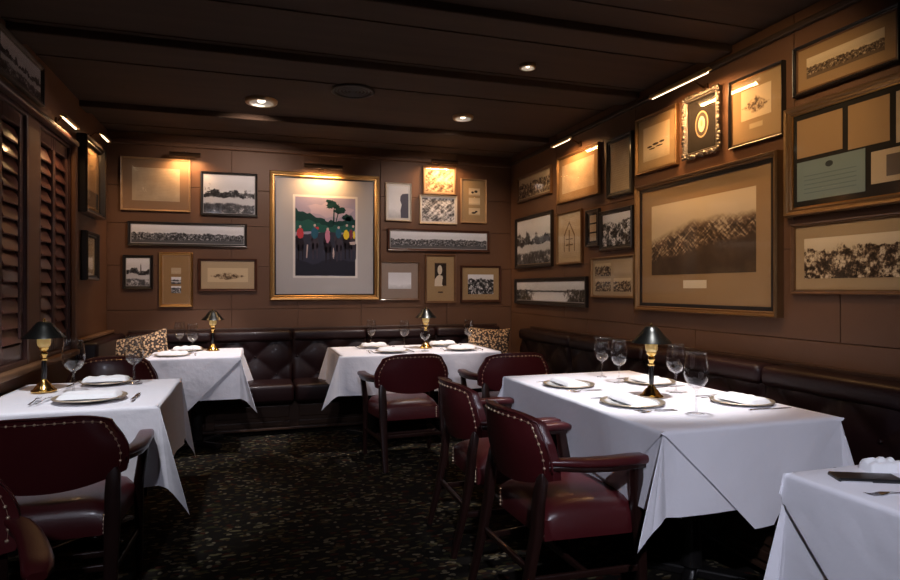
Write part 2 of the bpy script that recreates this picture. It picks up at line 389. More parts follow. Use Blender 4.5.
# ------------------------------------------------------------------ pictures
PH = {}
def photo(style, tone, seed, asp):
    key = (style, tone, round(asp, 1), seed)
    if key in PH: return PH[key]
    m, t, b = newmat('print_'+style); PH[key] = m
    tones = {'bw': [(.010, .010, .012), (.12, .12, .13), (.80, .79, .82)], 'sepia': [(.022, .013, .007), (.17, .105, .058), (.66, .51, .32)],
             'faded': [(.10, .065, .035), (.26, .18, .11), (.50, .38, .25)]}[tone]
    tc = N(t, 'ShaderNodeTexCoord'); mp = N(t, 'ShaderNodeMapping'); mp.inputs['Scale'].default_value = (asp, 1, 1)
    t.links.new(tc.outputs['Generated'], mp.inputs[0])
    ofs = N(t, 'ShaderNodeMapping'); ofs.inputs['Location'].default_value = (seed*1.7, seed*.9, seed*2.3); t.links.new(mp.outputs[0], ofs.inputs[0])
    sx = N(t, 'ShaderNodeSeparateXYZ'); t.links.new(tc.outputs['Generated'], sx.inputs[0]); v = sx.outputs[2]; u = sx.outputs[0]
    def ns(scale, detail=5, rough=.6):
        n = N(t, 'ShaderNodeTexNoise'); n.inputs['Scale'].default_value = scale; n.inputs['Detail'].default_value = detail; n.inputs['Roughness'].default_value = rough
        t.links.new(ofs.outputs[0], n.inputs['Vector']); return n.outputs['Fac']
    def ramp(x, stops):
        r = N(t, 'ShaderNodeValToRGB'); e = r.color_ramp.elements
        while len(e) < len(stops): e.new(.5)
        for k, (p, c) in enumerate(stops): e[k].position = p; e[k].color = (c, c, c, 1)
        t.links.new(x, r.inputs[0]); return r.outputs[0]
    def mix(f, a, c):
        n = N(t, 'ShaderNodeMixRGB')
        for i, x in enumerate((f, a, c)):
            if isinstance(x, (int, float)): n.inputs[i].default_value = x if i == 0 else (x, x, x, 1)
            else: t.links.new(x, n.inputs[i])
        return n.outputs[0]
    sky = ramp(v, [(0, .78), (1, .92)])
    def nsr(scale, rot, kx, ky):
        m1 = N(t, 'ShaderNodeMapping'); m1.inputs['Rotation'].default_value = (0, R(rot), 0); m1.inputs['Scale'].default_value = (kx, 1, ky)
        w1 = N(t, 'ShaderNodeVectorRotate'); w1.rotation_type = 'Y_AXIS'; w1.inputs['Angle'].default_value = R(rot)
        t.links.new(ofs.outputs[0], w1.inputs['Vector']); m1.inputs['Rotation'].default_value = (0, 0, 0); t.links.new(w1.outputs[0], m1.inputs[0])
        n = N(t, 'ShaderNodeTexNoise'); n.inputs['Scale'].default_value = scale; n.inputs['Detail'].default_value = 6; n.inputs['Roughness'].default_value = .7
        t.links.new(m1.outputs[0], n.inputs['Vector']); return n.outputs['Fac']
    def add(a, c): return math_(t, 'ADD', a, c)
    def mul(a, c): return math_(t, 'MULTIPLY', a, c)
    def wavy(scale, amp): return add(v, mul(math_(t, 'SUBTRACT', ns(scale, 7, .65), .5), amp))
    sky = ramp(add(v, mul(ns(1.6, 3), .25)), [(.3, 1), (.8, .86), (1.1, .95)])
    if style == 'landscape':   # sky, ragged tree masses, bright water, dark foreground
        line = wavy(3.0, .75); bank = wavy(2.2, .35)
        land = ramp(ns(7, 9, .8), [(.44, .0), (.52, .12), (.60, .55), (.66, .95)])
        fore = ramp(ns(5, 9, .75), [(.38, .05), (.52, .30), (.62, .8)])
        f1 = ramp(line, [(.56, 1), (.60, 0)])
        val = mix(ramp(bank, [(.40, 1), (.43, 0)]), mix(f1, sky, land), mix(ramp(bank, [(.22, 1), (.27, 0)]), .78, fore))
    elif style == 'town':      # pale sky over a busy strip
        line = wavy(4, .45)
        land = ramp(ns(9, 9, .85), [(.42, .0), (.50, .20), (.56, .60), (.62, .95)])
        val = mix(ramp(line, [(.52, 1), (.56, 0)]), sky, mix(ramp(wavy(2, .2), [(.10, 1), (.20, 0)]), land, .30))
    elif style == 'coast':     # sky, thin dark shore, pale water, trees at the ends
        shore = ramp(wavy(3, .10), [(.46, 0), (.48, 1), (.54, 1), (.57, 0)])
        x = mix(mul(shore, .8), sky, .10)
        side = add(math_(t, 'ABSOLUTE', math_(t, 'SUBTRACT', u, .52)), mul(math_(t, 'SUBTRACT', ns(3, 7, .7), .5), .5))
        edge = mul(ramp(side, [(.24, 0), (.32, 1)]), ramp(wavy(4, .3), [(.56, 1), (.62, 0)]))
        val = mix(edge, x, ramp(ns(8, 9, .8), [(.44, .0), (.54, .15), (.62, .8)]))
    elif style == 'crowd':
        blob = ramp(ns(6, 9, .75), [(.42, .0), (.48, .10), (.54, .65), (.60, .98)])
        val = mix(ramp(wavy(3, .6), [(.70, 1), (.75, 0)]), sky, blob)
    elif style == 'aerial':    # wide sky, long dark headland full of roofs and wharves, dark sea
        d_ = math_(t, 'ABSOLUTE', math_(t, 'SUBTRACT', u, .62))
        line = add(wavy(2.5, .16), mul(math_(t, 'MAXIMUM', math_(t, 'SUBTRACT', .45, u), 0), .45))
        hz = ramp(line, [(.60, 1), (.74, 0)])
        town_ = ramp(add(mul(nsr(6, 35, 1, 6), .5), mul(nsr(7, -40, 1, 5), .5)), [(.44, .04), (.50, .20), (.56, .62), (.62, .85)])
        cape = ramp(add(add(wavy(2.5, .30), mul(u, -.25)), .0), [(.18, 0), (.24, 1)])
        val = mix(hz, sky, mix(cape, ramp(ns(4, 5), [(.3, .07), (.7, .16)]), town_))
    elif style == 'diag':      # light streaks crossing a dark scene
        val = ramp(add(mul(nsr(2.2, 40, 1, 3), .55), mul(nsr(5, -35, 1, 2.5), .45)), [(.40, .12), (.49, .55), (.58, .98)])
    elif style == 'sketch':
        a = ramp(ns(5, 9, .8), [(.44, .1), (.56, .85)])
        oval = add(add(math_(t, 'ABSOLUTE', math_(t, 'SUBTRACT', u, .5)), mul(math_(t, 'ABSOLUTE', math_(t, 'SUBTRACT', v, .42)), 1.6)), mul(math_(t, 'SUBTRACT', ns(4), .5), .5))
        val = mix(ramp(oval, [(.36, 1), (.48, 0)]), .92, a)
    elif style == 'fade':
        val = ramp(math_(t, 'ADD', v, math_(t, 'MULTIPLY', ns(3), .4)), [(.2, .75), (.5, 1), (1, .9)])
    else:                      # paper with faint lines of writing
        line = math_(t, 'FRACT', math_(t, 'MULTIPLY', v, 22))
        ink = math_(t, 'MULTIPLY', math_(t, 'MULTIPLY', ramp(line, [(.30, 1), (.42, 0)]), ramp(ns(40, 2), [(.46, 0), (.52, 1)])),
                    ramp(math_(t, 'ABSOLUTE', math_(t, 'SUBTRACT', u, .5)), [(.40, 1), (.42, 0)]))
        paper = ramp(ns(2.5, 6), [(.3, .72), (.7, .98)])
        val = mix(math_(t, 'MULTIPLY', ink, .35), paper, .2)
    r = N(t, 'ShaderNodeValToRGB'); e = r.color_ramp.elements; e.new(.5)
    for k, (p, c) in enumerate(zip((0, .42, 1), tones)): e[k].position = p; e[k].color = (*c, 1)
    t.links.new(val, r.inputs[0]); t.links.new(r.outputs[0], b.inputs['Base Color'])
    b.inputs['Roughness'].default_value = .6; b.inputs['Specular IOR Level'].default_value = .2
    return m
FR = {'gold': principled('gilt_frame', (.52, .31, .12), .36, metal=1, bump=(70, .2)),
      'gilt_dark': principled('dark_gilt_frame', (.24, .14, .065), .42, metal=.85, bump=(60, .3)),
      'black': principled('black_frame', (.012, .010, .010), .3, coat=.3),
      'walnut': wood('walnut_frame', (.040, .014, .008), (.070, .026, .014), .32, (10, 10, 10), .3),
      'brown': wood('brown_frame', (.10, .048, .022), (.15, .075, .035), .35, (10, 10, 10), .2),
      'tan': wood('tan_frame', (.28, .17, .085), (.36, .225, .115), .35, (10, 10, 10), .2),
      'silver': principled('tarnished_silver_frame', (.17, .15, .135), .4, metal=1, bump=(60, .5)),
      'pale': principled('pale_gilt_frame', (.55, .48, .40), .35, metal=.6)}
MAT = {k: principled('mat_'+k, c, .85, spec=.1) for k, c in
       {'cream': (.44, .33, .21), 'tan': (.30, .185, .090), 'buff': (.34, .23, .12), 'grey': (.42, .40, .40), 'white': (.66, .63, .60), 'brown': (.22, .135, .07),
        'black': (.02, .017, .015), 'teal': (.17, .21, .19), 'greybrown': (.30, .23, .19), 'umber': (.26, .16, .095)}.items()}
SHAPE = {}
def smat(col):
    if col not in SHAPE: SHAPE[col] = principled('ink_%d' % len(SHAPE), col, .7, spec=.15)
    return SHAPE[col]
PIC = []
def picture(wall, a0, a1, z0, z1, frame, fw, mat, mw, prints, label, depth=.028, tilt=0, name='framed_picture', group=None, inner=None, roll=0):
    """a0..a1 along the wall (left to right as seen), prints = [(x0,x1,z0,z1 fractions of the mat opening, style, tone)]"""
    W = abs(a1-a0); Hh = z1-z0; ac = (a0+a1)/2
    gap = .004
    if wall == 'back': loc, rz = (ac, YB-gap, z0), 0
    elif wall == 'right': loc, rz = (XR-gap, ac, z0), R(-90)
    else: loc, rz = (XL+gap, ac, z0), R(90)
    root = thing(name, label, 'picture', loc, rz, group)
    root.rotation_euler = (tilt, roll, rz)
    # frame: mitred moulding
    bm = BM(); prof = [(0, 0), (0, -depth*.8), (fw*.15, -depth), (fw*.45, -depth*.92), (fw*.62, -depth*.70), (fw*.85, -depth*.74), (fw, -depth*.55), (fw, 0)]
    rings = []
    for ins, d in prof:
        rings.append([bm.verts.new(p) for p in ((-W/2+ins, d, ins), (W/2-ins, d, ins), (W/2-ins, d, Hh-ins), (-W/2+ins, d, Hh-ins))])
    for a, b_ in zip(rings, rings[1:]+rings[:1]):
        for i in range(4): bm.faces.new((a[i], a[(i+1) % 4], b_[(i+1) % 4], b_[i]))
    obj('frame', bm, FR[frame], root)
    if inner:   # a second slip inside the moulding
        bm = BM(); i0, i1, d0 = fw, fw+inner[1], -depth*.5
        for (x0, x1, c0, c1) in ((-W/2+i0, W/2-i0, i0, i1), (-W/2+i0, W/2-i0, Hh-i1, Hh-i0), (-W/2+i0, -W/2+i1, i1, Hh-i1), (W/2-i1, W/2-i0, i1, Hh-i1)):
            box(bm, x0, x1, d0, -.006, c0, c1)
        obj('slip', bm, FR[inner[0]], root); fw += inner[1]
    ym = -depth*.38
    bm = box(BM(), -W/2+fw, W/2-fw, ym, -.001, fw, Hh-fw)
    obj('mat_board', bm, MAT[mat], root)
    iw, ih = W-2*fw-2*mw, Hh-2*fw-2*mw
    for k, (x0, x1, c0, c1, style, tone) in enumerate(prints):
        X0, X1, Z0, Z1 = -iw/2+x0*iw, -iw/2+x1*iw, fw+mw+c0*ih, fw+mw+c1*ih
        asp = (X1-X0)/(Z1-Z0)
        pm = photo(style, tone, len(PIC)+k*.37, asp) if style in ('landscape', 'town', 'coast', 'crowd', 'aerial', 'diag', 'sketch', 'fade', 'paper') else MAT[style]
        obj('print' if style != 'white' else 'caption_card', box(BM(), X0, X1, ym-.0012, ym-.0001, Z0, Z1), pm, root)
    obj('glass_pane', box(BM(), -W/2+fw-.001, W/2-fw+.001, ym-.0065, ym-.005, fw-.001, Hh-fw+.001), 'pane', root)
    PIC.append(root); root['w'] = W; root['h'] = Hh; root['ym'] = ym; root['fw'] = fw+mw
    return root
def shapes(root, items, name='figure', y=None):
    """flat printed shapes laid on a print: [(name, colour, [polys in fractions of the opening])]"""
    W, Hh, ym, f = root['w'], root['h'], root['ym'], root['fw']
    iw, ih = W-2*f, Hh-2*f
    for k, (nm, col, polys) in enumerate(items):
        bm = BM()
        for pts in polys: poly(bm, [(-iw/2+a*iw, f+c*ih) for a, c in pts], ym-.0016-k*.0002, .0004+k*.0002)
        obj(nm, bm, smat(col), root)
B = 'back'; full = (0, 1, 0, 1)
picture(B, -1.137, -.563, 1.993, 2.471, 'tan', .016, 'umber', .075, [(0, 1, 0, 1, 'paper', 'faded')], 'framed yellowed certificate, top left of the back wall under a brass light')
picture(B, -.478, .022, 1.97, 2.375, 'black', .022, 'grey', .004, [(0, 1, 0, 1, 'landscape', 'bw')], 'black framed photograph of a pale sky and dark trees, left of the large gilt frame')
picture(B, -1.081, -.072, 1.679, 1.898, 'black', .024, 'grey', .006, [(0, 1, 0, 1, 'town', 'bw')], 'wide black framed panorama on the back wall left of the large gilt frame')
bo = picture(B, -1.121, -.875, 1.291, 1.595, 'black', .026, 'grey', .004, [(0, 1, 0, 1, 'landscape', 'bw')], 'small black framed photograph of a tall spire over dark water, low at far left')
shapes(bo, [('tall_spire', (.03, .03, .03), [[(.60, .42), (.66, .42), (.64, .76), (.62, .82), (.61, .76)], [(.5, .38), (.85, .38), (.8, .44), (.55, .44)]])])
picture(B, -.826, -.542, 1.127, 1.623, 'gold', .026, 'tan', .05, [(.12, .88, .66, .84, 'fade', 'faded'), (.12, .88, .38, .58, 'landscape', 'bw'), (.12, .88, .12, .32, 'crowd', 'bw')], 'tall gilt frame holding three small views, left end of back wall', inner=('tan', .012))
picture(B, -.499, .018, 1.267, 1.574, 'walnut', .026, 'cream', .055, [(0, 1, .05, .95, 'sketch', 'sepia')], 'walnut framed pale landscape engraving low on the back wall left of the large gilt frame')
big = picture(B, .131, 1.182, 1.183, 2.415, 'gold', .048, 'grey', .155, [(0, 1, 0, 1, 'white', 'bw')], 'large gilt framed colour print of riders in bright shirts under trees, centre of back wall', depth=.045, inner=('black', .012))
port = picture(B, 1.248, 1.517, 1.977, 2.361, 'pale', .012, 'white', .02, [(0, 1, 0, 1, 'fade', 'bw')], 'small pale framed photograph of a figure in profile just right of the large gilt frame')
shapes(port, [('profile_figure', (.10, .10, .14), [[(.62, 0), (.60, .25), (.66, .42), (.58, .55), (.60, .68), (.70, .76), (1, .78), (1, 0)]])])
picture(B, 1.638, 1.993, 2.264, 2.548, 'brown', .016, 'cream', .012, [(0, 1, 0, 1, 'diag', 'sepia')], 'brightly lit small sepia photograph under the right brass light, topmost on back wall')
picture(B, 1.601, 2.004, 1.96, 2.254, 'pale', .016, 'white', .012, [(0, 1, 0, 1, 'diag', 'bw')], 'small pale framed grey photograph directly below the brightly lit sepia one')
t3 = picture(B, 2.048, 2.332, 1.982, 2.444, 'tan', .014, 'buff', .05, [(.15, .95, .68, .90, 'fade', 'sepia'), (.15, .95, .38, .60, 'fade', 'sepia'), (.15, .95, .06, .28, 'fade', 'sepia')], 'tall tan framed mount with three tiny pictures near the right corner of back wall')
shapes(t3, [('tiny_drawing', (.03, .022, .018), [ell(.42, .77, .10, .035), ell(.66, .80, .12, .04), ell(.5, .13, .16, .03), ell(.68, .17, .1, .03)])])
picture(B, 1.269, 2.366, 1.676, 1.903, 'walnut', .026, 'grey', .006, [(0, 1, 0, 1, 'town', 'bw')], 'wide dark framed panorama on the back wall right of the large gilt frame')
picture(B, 1.192, 1.601, 1.179, 1.568, 'brown', .016, 'greybrown', .07, [(0, 1, .12, .88, 'fade', 'bw')], 'brown framed misty pale seascape, low on the wall beside the large gilt frame')
pt = picture(B, 1.659, 1.993, 1.145, 1.646, 'brown', .022, 'buff', .055, [(.14, .86, .28, .98, 'brown', 'sepia')], 'tall brown framed portrait of a light haired person, behind the middle lamp')
shapes(pt, [('dark_backdrop', (.025, .016, .012), [[(.16, .30), (.84, .30), (.84, .96), (.16, .96)]]),
            ('portrait_bust', (.62, .52, .40), [[(.14, .28), (.16, .48), (.30, .58), (.42, .62), (.62, .58), (.66, .42), (.62, .28)], ell(.46, .76, .14, .14)]),
            ('dark_coat', (.04, .028, .022), [[(.58, .32), (.80, .32), (.78, .46), (.62, .50)]]),
            ('name_line', (.07, .04, .03), [[(.36, .08), (.64, .08), (.64, .12), (.36, .12)]])])
picture(B, 2.042, 2.497, 1.152, 1.537, 'walnut', .024, 'buff', .06, [(0, 1, 0, .95, 'crowd', 'bw')], 'dark framed photograph in a buff mount, lowest at the right end of the back wall')
# colour print of riders under trees
iwt = [[(0, .08), (1, .08), (1, .98), (0, .98)]]
W_ = [(.035, .025), (.965, .025), (.965, .975), (.035, .975)]
def wob(pts, s, a=.02):
    rr = random.Random(s); out = []
    for i, (p, q) in enumerate(pts):
        p2, q2 = pts[(i+1) % len(pts)]; out.append((p, q))
        for k in (1, 2, 3):
            f = k/4; out.append((p+(p2-p)*f+rr.uniform(-a, a), q+(q2-q)*f+rr.uniform(-a, a)))
    return [(min(.965, max(.035, a_)), min(.975, max(.025, b_))) for a_, b_ in out]
items = [('sky', (.30, .27, .38), [W_]), ('clouds', (.40, .34, .44), [wob([(.2, .86), (.5, .92), (.95, .84), (.7, .72), (.3, .78)], 3, .03)]),
         ('far_trees', (.008, .040, .040), [wob([(.035, .55), (.965, .55), (.965, .72), (.88, .75), (.7, .70), (.5, .69), (.35, .73), (.15, .80), (.035, .84)], 5, .022), wob(ell(.60, .885, .10, .045, 8), 6, .02), wob(ell(.72, .83, .10, .045, 8), 7, .02), wob(ell(.56, .93, .06, .025, 6), 8, .012), wob(ell(.84, .74, .09, .04, 8), 18, .015), [(.61, .66), (.635, .66), (.64, .9), (.625, .9)], [(.645, .66), (.66, .66), (.71, .82), (.695, .82)]]),
         ('mid_trees', (.016, .085, .075), [wob([(.035, .55), (.965, .55), (.965, .64), (.8, .66), (.6, .62), (.4, .67), (.2, .70), (.035, .68)], 25, .02)]),
         ('ground', (.034, .036, .058), [wob([(.035, .025), (.965, .025), (.965, .50), (.7, .55), (.3, .54), (.035, .50)], 9, .012)]),
         ('shade_on_grass', (.022, .022, .034), [wob([(.035, .025), (.965, .025), (.965, .2), (.6, .24), (.3, .16), (.035, .24)], 19, .015)])]
def lump(x, z, a, c, s): return wob(ell(x, z, a, c, 9), s, .006)
horse_a, horse_b, pale = [], [], []
for k, (x, z) in enumerate(((.11, .40), (.33, .42), (.53, .38), (.70, .40), (.83, .43), (.93, .42))):
    (horse_a if k % 2 else horse_b).extend([lump(x, z, .065, .085, k), lump(x-.05, z+.07, .022, .05, k+20), [(x-.035, z-.2), (x-.015, z-.2), (x-.01, z), (x-.04, z)], [(x+.03, z-.19), (x+.045, z-.19), (x+.05, z), (x+.025, z)]])
    pale.append(ell(x, z+.215, .018, .016))
pale += [[(.20, .24), (.215, .24), (.23, .40), (.21, .40)], [(.88, .41), (.96, .41), (.96, .45), (.87, .44)], lump(.62, .30, .012, .07, 44)]
items += [('horses', (.050, .042, .060), horse_a), ('dark_horses', (.020, .016, .024), horse_b),
          ('red_coats', (.45, .045, .06), [lump(.11, .535, .055, .065, 51), lump(.36, .60, .035, .022, 52)]),
          ('blue_coats', (.02, .09, .15), [lump(.33, .54, .06, .07, 53), lump(.70, .545, .045, .065, 54)]),
          ('pink_coat', (.48, .20, .30), [lump(.53, .51, .038, .09, 55)]),
          ('yellow_coats', (.70, .52, .04), [lump(.82, .53, .045, .06, 56), lump(.945, .53, .018, .05, 58)]),
          ('brown_coat', (.18, .035, .06), [lump(.895, .54, .03, .06, 57)]),
          ('pale_details', (.50, .40, .38), pale)]
shapes(big, items)

Rr = 'right'
picture(Rr, 5.88, 5.12, 2.175, 2.44, 'brown', .026, 'cream', .012, [(0, 1, 0, 1, 'crowd', 'sepia')], 'small brown framed sepia photograph, top row nearest the back corner of right wall')
picture(Rr, 4.994, 4.29, 2.05, 2.462, 'gilt_dark', .022, 'tan', .06, [(0, 1, 0, 1, 'paper', 'faded')], 'gilt framed glowing amber document, upper row of the right wall')
picture(Rr, 4.176, 3.84, 1.99, 2.44, 'black', .036, 'tan', .004, [(0, 1, 0, 1, 'paper', 'faded')], 'narrow black framed tan sheet hanging between glowing document and line drawing')
picture(Rr, 5.932, 5.10, 1.50, 2.02, 'black', .036, 'cream', .004, [(0, 1, 0, 1, 'landscape', 'bw')], 'black framed photograph of a river under pale sky on right wall near back corner')
sk = picture(Rr, 5.003, 4.565, 1.508, 1.965, 'gilt_dark', .018, 'cream', .04, [(0, 1, 0, 1, 'paper', 'faded')], 'tan framed arched building drawing beside the river photograph on right wall')
shapes(sk, [('arch_drawing', (.16, .10, .05), [[(.2, .15), (.24, .15), (.24, .55), (.5, .86), (.76, .55), (.76, .15), (.8, .15), (.8, .58), (.5, .93), (.2, .58)], [(.3, .3), (.7, .3), (.7, .34), (.3, .34)], [(.3, .45), (.7, .45), (.7, .48), (.3, .48)], [(.47, .15), (.53, .15), (.53, .7), (.47, .7)]])])
sm = picture(Rr, 4.493, 4.29, 1.635, 1.935, 'black', .03, 'black', .012, [(.1, .9, .70, .98, 'paper', 'faded'), (.1, .9, .36, .64, 'paper', 'faded'), (.1, .9, .02, .30, 'paper', 'faded')], 'very narrow black frame with three small pale panes on right wall')
picture(Rr, 4.277, 3.835, 1.59, 1.90, 'black', .028, 'black', .006, [(0, 1, 0, 1, 'crowd', 'bw')], 'black framed dark crowd photograph on right wall, left of the large view')
picture(Rr, 5.945, 4.48, 1.138, 1.396, 'black', .036, 'grey', .006, [(0, 1, 0, 1, 'coast', 'bw')], 'wide black framed coastal panorama low on the right wall above the banquette')
picture(Rr, 4.406, 3.815, 1.225, 1.542, 'gilt_dark', .018, 'cream', .03, [(0, .46, .54, 1, 'crowd', 'sepia'), (.54, 1, .54, 1, 'fade', 'faded'), (0, .46, 0, .46, 'crowd', 'sepia'), (.54, 1, 0, .46, 'crowd', 'sepia')], 'gilt frame with four small sepia photographs beside the large view on right wall')
br = picture(Rr, 3.765, 2.521, 1.145, 2.016, 'gilt_dark', .032, 'tan', .088, [(.02, .98, .17, .97, 'aerial', 'sepia')], 'largest frame on the right wall, sepia view of a town above the front table', depth=.055, inner=('black', .022))
shapes(br, [('caption_card', (.62, .50, .34), [[(.36, .02), (.58, .02), (.58, .105), (.36, .105)]])])
ln = picture(Rr, 3.795, 3.345, 2.10, 2.497, 'gilt_dark', .022, 'buff', .06, [(0, 1, 0, 1, 'fade', 'sepia')], 'gilt framed line drawing of birds in a row, left of the carved oval frame')
shapes(ln, [('ink_drawing', (.05, .03, .015), [ell(.25, .40, .10, .03), ell(.48, .44, .12, .035), ell(.72, .46, .10, .03), ell(.35, .33, .12, .02), ell(.62, .36, .14, .02)])])
tr_ = picture(Rr, 2.885, 2.505, 2.093, 2.478, 'black', .014, 'buff', .06, [(.02, .98, .26, 1, 'sketch', 'sepia')], 'thin black framed tree engraving between the carved oval frame and the corner group', inner=('gilt_dark', .006))
shapes(tr_, [('caption_plate', (.50, .38, .22), [[(.30, .02), (.72, .02), (.72, .14), (.30, .14)]])])
picture(Rr, 2.444, 1.90, 2.26, 2.508, 'black', .016, 'tan', .05, [(0, 1, 0, 1, 'town', 'sepia')], 'black framed long photograph in a tan mount, highest at the right edge', inner=('brown', .008))
dc = picture(Rr, 2.484, 1.66, 1.66, 2.208, 'gilt_dark', .038, 'black', .02, [(0, .36, .53, .98, 'tan', 'faded'), (.40, .68, .50, .98, 'tan', 'faded'), (.72, 1, .46, .98, 'paper', 'faded'), (0, .52, .02, .48, 'teal', 'bw'), (.56, 1, .08, .42, 'cream', 'sepia')], 'ornate gilt frame at the right edge holding several documents and a blue certificate', depth=.045, inner=('gold', .006))
shapes(dc, [('seal', (.03, .035, .035), [ell(.26, .40, .03, .035)]), ('writing', (.10, .13, .125), [[(.06, .30-.05*k), (.46, .30-.05*k), (.46, .308-.05*k), (.06, .308-.05*k)] for k in range(5)]), ('stamp', (.12, .09, .07), [[(.66, .14), (.86, .14), (.86, .36), (.66, .36)]])])
picture(Rr, 2.456, 1.80, 1.27, 1.623, 'brown', .016, 'buff', .05, [(0, 1, .02, .96, 'crowd', 'sepia')], 'brown framed sepia street scene below the ornate document frame at right edge', inner=('gilt_dark', .006))
# carved frame with the oval portrait
orr = picture(Rr, 3.275, 2.965, 2.115, 2.49, 'silver', .03, 'black', .005, [(0, 1, 0, 1, 'black', 'bw')], 'small carved silver frame with scrollwork around a pale oval portrait on right wall', depth=.03, name='carved_frame')
shapes(orr, [('oval_rim', (.30, .22, .13), [ell(.5, .5, .24, .27, 24)]), ('oval_field', (.05, .042, .035), [ell(.5, .5, .20, .235, 24)]), ('oval_portrait', (.50, .42, .30), [ell(.5, .5, .12, .16, 20)]), ('portrait_face', (.30, .22, .15), [ell(.5, .52, .05, .07, 12)])])
bm = BM(); W, Hh = orr['w'], orr['h']; rr = random.Random(4)
for k in range(64):
    p = k/64*2*(W+Hh)
    if p < W: x, z = -W/2+p, 0
    elif p < W+Hh: x, z = W/2, p-W
    elif p < 2*W+Hh: x, z = W/2-(p-W-Hh), Hh
    else: x, z = -W/2, Hh-(p-2*W-Hh)
    x *= 1+.02*sin(k*1.7); r = rr.uniform(.009, .017)
    bmesh.ops.create_icosphere(bm, subdivisions=2, radius=r, matrix=Matrix.Translation((x, -.024+rr.uniform(-.006, .004), z+.004*sin(k*2.3))) @ Matrix.Scale(.6, 4, (0, 1, 0)))
obj('carved_scrollwork', bm, FR['silver'], orr, smooth=True)
# left wall
picture('left', 3.62, 4.316, 2.40, 2.64, 'black', .026, 'grey', .006, [(0, 1, 0, 1, 'landscape', 'bw')], 'black framed photograph above the shutters at top left')
lt = picture('left', 5.12, 5.72, 1.86, 2.44, 'black', .045, 'brown', .03, [(0, 1, .3, 1, 'tan', 'faded'), (0, 1, 0, .28, 'black', 'bw')], 'tall deep black frame on the left wall lit by a brass light', depth=.07)
picture('left', 5.23, 5.60, 1.36, 1.735, 'black', .04, 'cream', .004, [(0, 1, 0, 1, 'fade', 'sepia')], 'small deep black frame low on the left wall below the tall one', depth=.05)

# ------------------------------------------------------------------ picture lights
def picture_light(wall, a, z, length, label, power, out=.15, tilt=0, lamp=True, col=WARM, hood=(20, 220), hm='brass_pale'):
    if wall == 'back': loc, rz = (a, YB-.002, z), 0
    elif wall == 'right': loc, rz = (XR-.002, a, z), R(-90)
    else: loc, rz = (XL+.002, a, z), R(90)
    root = thing('picture_light', label, 'picture light', loc, rz, None)
    obj('wall_plate', box(BM(), -.025, .025, -.012, 0, -.025, .025, .004), 'hood_dark', root)
    bm = BM(); sweep(bm, [(0, -.005, 0), (0, -out*.45, .035), (0, -out*.85, .02), (0, -out, -.0)], circ(.006)); obj('arm', bm, 'hood_dark', root, smooth=True)
    bm = BM(); n = 12; L = length/2      # half-round hood open towards the wall and the floor
    rows_ = []
    for s in (-L, L):
        rows_.append([[bm.verts.new((s, -out+r*cos(th), r*sin(th))) for th in [R(hood[0]+(hood[1]-hood[0])*i/n) for i in range(n+1)]] for r in (.022, .0205)])
    for k in range(n):
        for r in (0, 1): bm.faces.new((rows_[0][r][k], rows_[0][r][k+1], rows_[1][r][k+1], rows_[1][r][k]))
    for s in (0, 1):
        for k in range(n): bm.faces.new((rows_[s][0][k], rows_[s][0][k+1], rows_[s][1][k+1], rows_[s][1][k]))
        cv = bm.verts.new(((-L, L)[s], -out, 0))
        for k in range(n): bm.faces.new((rows_[s][1][k], rows_[s][1][k+1], cv))
    for k in (0, n): bm.faces.new((rows_[0][0][k], rows_[1][0][k], rows_[1][1][k], rows_[0][1][k]))
    obj('hood', bm, hm, root, angle=40)
    bm = BM(); sweep(bm, [(-L+.01, -out, -.004), (L-.01, -out, -.004)], circ(.008, 10)); obj('lamp_tube', bm, 'tube_emit', root, smooth=True)
    if lamp:
        l = bpy.data.lights.new('picture_lamp', 'AREA'); l.shape = 'RECTANGLE'; l.size = length*.9; l.size_y = .02; l.energy = power; l.color = col; l.spread = R(150)
        o = bpy.data.objects.new('picture_lamp', l); C.objects.link(o); o.parent = root; o.location = (0, -out+.004, -.024)
        o.rotation_euler = Vector((0, out*.9, -.30)).to_track_quat('-Z', 'Y').to_euler()
    return root
bh = dict(hood=(75, 292), hm='hood_dark')
picture_light('back', -.60, 2.50, .26, 'brass picture light above the yellowed certificate on the back wall', 3.2, .10, **bh)
picture_light('back', .62, 2.455, .36, 'brass picture light above the large gilt frame', 5, .15, **bh)
picture_light('back', 1.83, 2.575, .28, 'brass picture light over the bright sepia photograph at right of back wall', 5, .14, **bh)
picture_light('right', 3.10, 2.515, .52, 'long glowing picture light above the carved oval frame on right wall', 8, .20, col=(1, .52, .20))
picture_light('right', 4.62, 2.515, .30, 'short brass picture light above the glowing amber document on right wall', 4.2, .18, col=(1, .52, .20))
picture_light('left', 4.64, 2.395, .30, 'brass picture light in place of the lit valance above the shutters', 1.6, .08)  # glowing bar stands in for the lit top of the window trim
picture_light('left', 5.45, 2.485, .22, 'small brass picture light above the tall black frame on left wall', 3.4, .12)

